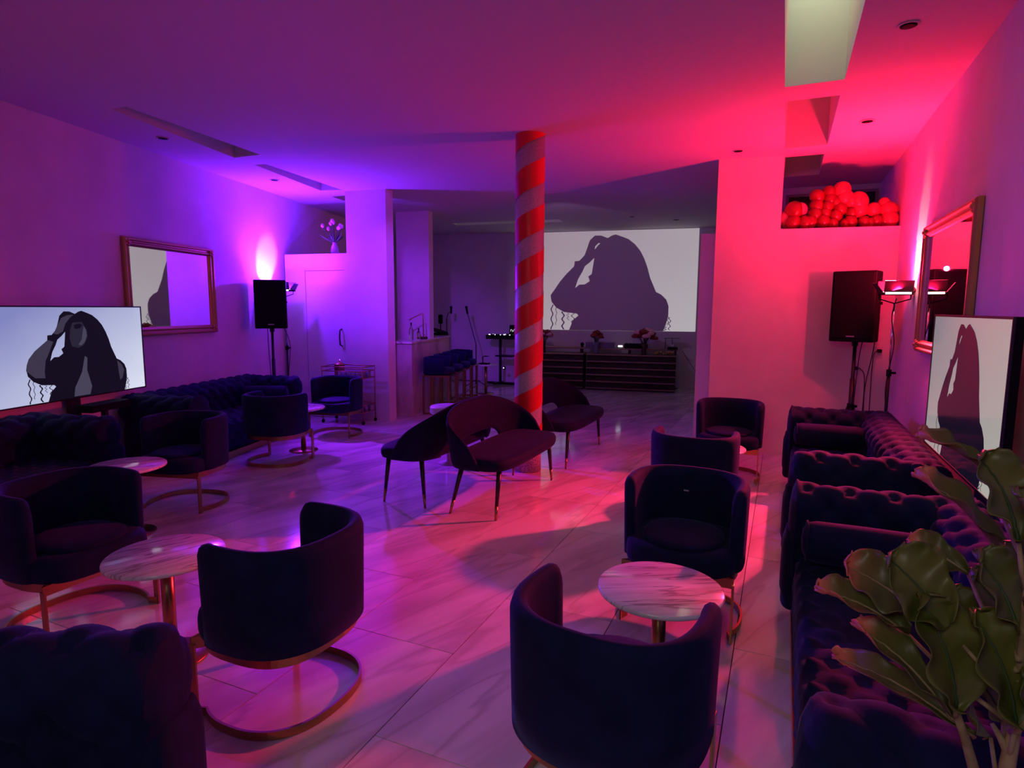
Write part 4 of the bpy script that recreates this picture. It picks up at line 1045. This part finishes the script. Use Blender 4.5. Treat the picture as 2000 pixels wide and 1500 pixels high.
# ------------------------------------------------------------------ balloons
GBl = 'balloons heaped along the right ledge'
BAL = [(-0.030, 7.52, 2.60, 0.098, 1), (0.033, 7.489, 2.693, 0.1, 0), (0.094, 7.501, 2.703, 0.073, 1), (0.031, 7.45, 2.565, 0.079, 0), (0.142, 7.468, 2.559, 0.073, 0), (0.202, 7.481, 2.564, 0.068, 0), (0.243, 7.51, 2.646, 0.073, 0), (0.254, 7.563, 2.837, 0.078, 0), (0.253, 7.536, 2.736, 0.073, 0), (0.322, 7.501, 2.565, 0.073, 0), (0.367, 7.592, 2.877, 0.073, 0), (0.38, 7.573, 2.798, 0.073, 0), (0.359, 7.548, 2.72, 0.068, 0), (0.342, 7.528, 2.654, 0.062, 0), (0.49, 7.616, 2.894, 0.093, 0), (0.523, 7.599, 2.809, 0.088, 0), (0.436, 7.572, 2.762, 0.067, 0), (0.479, 7.56, 2.694, 0.072, 0), (0.443, 7.535, 2.622, 0.067, 0), (0.583, 7.6, 2.778, 0.082, 0), (0.652, 7.607, 2.765, 0.103, 0), (0.675, 7.587, 2.675, 0.082, 0), (0.598, 7.566, 2.645, 0.062, 0), (0.588, 7.539, 2.552, 0.067, 0), (0.535, 7.527, 2.536, 0.051, 0), (0.718, 7.559, 2.547, 0.061, 0), (0.8, 7.606, 2.67, 0.077, 0), (0.834, 7.576, 2.551, 0.066, 0), (0.898, 7.64, 2.738, 0.061, 0), (0.939, 7.625, 2.66, 0.091, 0), (1.004, 7.641, 2.679, 0.061, 0), (1.05, 7.621, 2.579, 0.06, 0), (0.977, 7.593, 2.572, 0.086, 0), (0.91, 7.589, 2.551, 0.066, 0), (0.778, 7.557, 2.535, 0.051, 0), (0.417, 7.506, 2.542, 0.057, 0)]
for k, (x, y, z, r, c) in enumerate(BAL):
    x = min(x, RWX - r * 1.03)
    BL = {14: 'topmost red balloon of the heap on the high ledge', 20: 'largest coral balloon right of the top one, in the ledge heap', 7: 'red balloon standing up at the left shoulder of the ledge heap', 32: 'coral balloon drooping lowest over the right end of the ledge', 29: 'coral balloon high on the right-hand lump of the ledge heap', 31: 'rightmost red balloon of the ledge heap, against the right wall', 1: 'dark red balloon in front of the pale ones at the left end', 0: 'large pale pink balloon against the pier at the left end of the ledge', 2: 'smaller pale pink balloon behind the dark red one at the left end'}
    t = thing('balloon', BL.get(k, 'glossy coral latex balloon in the middle or right of the ledge heap' if k in (15, 19, 21, 26, 28, 30) else 'glossy red latex balloon in the heap on the high right ledge'), 'balloon', (x, y, z), random.uniform(0, 6), GBl if not c else 'pale balloons at the left end of the heap')
    pr = [(max(.001, math.sin(PI * i / 14)) * r * (1 + .0), -math.cos(PI * i / 14) * r * (1.04 if i > 7 else 1.12)) for i in range(15)]
    M = Matrix.Rotation(random.uniform(-.9, .9), 3, 'X') @ Matrix.Rotation(random.uniform(-.9, .9), 3, 'Y')
    mb = M_balloonp if c else (M_balloonc if k in (14, 15, 19, 20, 21, 26, 28, 29, 30, 32) else M_balloon)
    build('skin', G().lathe(pr, (0, 0, 0), 20, M), mb, t, True)
    kn = M @ Vector((0, 0, -r * 1.13)); build('knot', G().ball(kn, .009, 6, 5), mb, t, True)

# ------------------------------------------------------------------ fiddle leaf fig in the near right corner
LEAVES = [
( (0.357, 1.331, 1.309) , (0.257, 1.427, 1.367) , (-0.011, 0.052, 0.012) , 1 ),
( (0.37, 1.264, 1.178) , (0.253, 1.393, 1.298) , (0.0, 0.058, 0.017) , 1 ),
( (0.32, 1.047, 1.285) , (0.291, 1.147, 1.39) , (0.039, 0.042, 0.02) , 0 ),
( (0.313, 1.236, 1.161) , (0.229, 1.28, 1.19) , (0.0, 0.036, 0.024) , 1 ),
( (0.233, 1.139, 1.115) , (0.124, 1.207, 1.156) , (0.01, 0.043, 0.037) , 1 ),
( (0.25, 1.062, 1.135) , (0.177, 1.128, 1.211) , (0.034, 0.054, 0.04) , 0 ),
( (0.215, 1.127, 1.081) , (0.079, 1.181, 1.114) , (-0.013, 0.051, 0.012) , 1 ),
( (0.298, 1.061, 0.97) , (0.115, 1.202, 0.984) , (-0.008, 0.042, 0.011) , 1 ),
( (0.263, 1.049, 1.001) , (0.138, 1.148, 1.079) , (0.001, 0.047, 0.016) , 1 ),
( (0.264, 1.031, 1.025) , (0.215, 1.063, 1.181) , (0.047, 0.045, 0.016) , 0 ),
( (0.335, 1.057, 1.146) , (0.292, 1.127, 1.239) , (0.033, 0.051, 0.023) , 0 ),
( (0.331, 1.017, 1.027) , (0.282, 1.059, 1.172) , (0.045, 0.045, 0.018) , 0 ),
( (0.331, 0.978, 1.068) , (0.337, 1.046, 1.221) , (0.043, 0.052, -0.003) , 0 ),
( (0.325, 0.98, 1.268) , (0.305, 1.03, 1.37) , (0.024, 0.045, 0.007) , 0 ),
( (0.323, 1.082, 0.963) , (0.293, 1.099, 1.025) , (-0.003, 0.032, 0.001) , 0 ),
( (0.399, 1.202, 1.032) , (0.32, 1.251, 1.165) , (0.037, 0.054, 0.03) , 0 ),
( (0.369, 1.206, 0.995) , (0.29, 1.254, 1.121) , (0.031, 0.05, 0.026) , 0 ),
( (0.396, 1.16, 1.141) , (0.342, 1.183, 1.24) , (0.035, 0.052, 0.027) , 0 ),
( (0.392, 1.246, 1.052) , (0.258, 1.25, 1.033) , (-0.007, 0.025, 0.047) , 0 ),
( (0.368, 1.007, 0.998) , (0.337, 1.052, 1.109) , (0.038, 0.041, 0.014) , 0 ),
( (0.37, 1.175, 0.932) , (0.31, 1.205, 1.017) , (0.019, 0.044, 0.02) , 0 ),
]
PX, PY = .345, 1.03
t = thing('potted_fig', 'fiddle leaf fig with large drooping red-tipped leaves in the bottom right corner', 'plant', (PX, PY, 0))
build('pot', G().lathe([(.11, 0), (.12, .01), (.15, .30), (.158, .31), (.145, .31), (.14, .26)], n=32), M_pot, t, True)
build('soil', G().lathe([(.138, .26), (.05, .27)], n=24), M_soil, t, True)
def rl(p): return (p[0] - PX, p[1] - PY, p[2])
tr = build('trunk', G().tube([rl(p) for p in [(.345, 1.03, .24), (.34, 1.03, .6), (.330, 1.030, .954), (.338, 1.042, 1.024), (.335, 1.04, 1.15), (.33, 1.03, 1.30)]], [.014, .013, .010, .008, .006, .005], 10), M_bark, t, True)
build('branch', G().tube([rl(p) for p in [(.345, 1.03, .45), (.325, 1.045, .75), (.301, 1.055, .916), (.284, 1.054, .970), (.265, 1.053, 1.020), (.25, 1.06, 1.12)]], [.010, .009, .008, .0065, .0055, .004], 10), M_bark, t, True)
build('branch', G().tube([rl(p) for p in [(.331, 1.032, .975), (.322, 1.04, .992), (.313, 1.05, 1.005)]], [.007, .005, .003], 8), M_bark, t, True)
rnd = random.Random(5)
for li, (B, T, S, red) in enumerate(LEAVES):
    B, T, S = Vector(rl(B)), Vector(rl(T)), Vector(S); ax = T - B; N = ax.cross(S).normalized(); L = ax.length
    if N.y > 0: N = -N
    nu, nv = 44, 12; P = []; along = []
    ph = rnd.uniform(0, 6)
    for i in range(nu + 1):
        u = i / nu
        wd = (math.sin(PI * min(1, u * 1.02) ** .85) ** .62) * (.62 + .5 * u) if 0 < u < 1 else .02
        if u > .93: wd = max(wd, .42 * (1 - u) / .07 + .05)
        row = []
        for j in range(nv + 1):
            v = 2 * j / nv - 1
            ruff = .05 * math.sin(u * 17 + ph + v) * abs(v)
            vein = .010 * L * 4 * abs(((u * 8 - abs(v) * 2.2) % 1) - .5) * (1 - abs(v) * .4)
            p = B + ax * (u + (.02 * math.sin(j * 2.1 + ph) if u > .95 else 0)) + S * (wd * v * (1 + .10 * math.sin(u * 14 + ph * v)))
            p += N * (L * (.10 * math.sin(PI * u) - .05 * u) - abs(v) ** 1.6 * S.length * .30 * (-1) + ruff * S.length * 2.2 - vein * .75)
            row.append(tuple(p)); along.append(u)
        P.append(row)
    lf = build('leaf', G().grid(P), M_leafr if red else M_leaf, t, True, fix=False, solid=.0012)
    at = lf.data.attributes.new('along', 'FLOAT', 'POINT'); at.data.foreach_set('value', along)
    mr = [P[i][nv // 2] for i in range(0, nu, 3)]
    build('midrib', G().tube([Vector(p) + N * .0012 for p in mr], [.0028 * (1 - .7 * k / len(mr)) for k in range(len(mr))], 6), M_stem if not red else M_bark, lf, True)
    tgt = (.330 - PX, 1.032 - PY, B.z - .06) if li not in (7, 8, 9) else (.268 - PX, 1.053 - PY, 1.01)
    build('petiole', G().tube([B, B.lerp(Vector(tgt), .5) + Vector((0, 0, -.01)), tgt], [.003, .0035, .004], 6), M_bark, t, True)
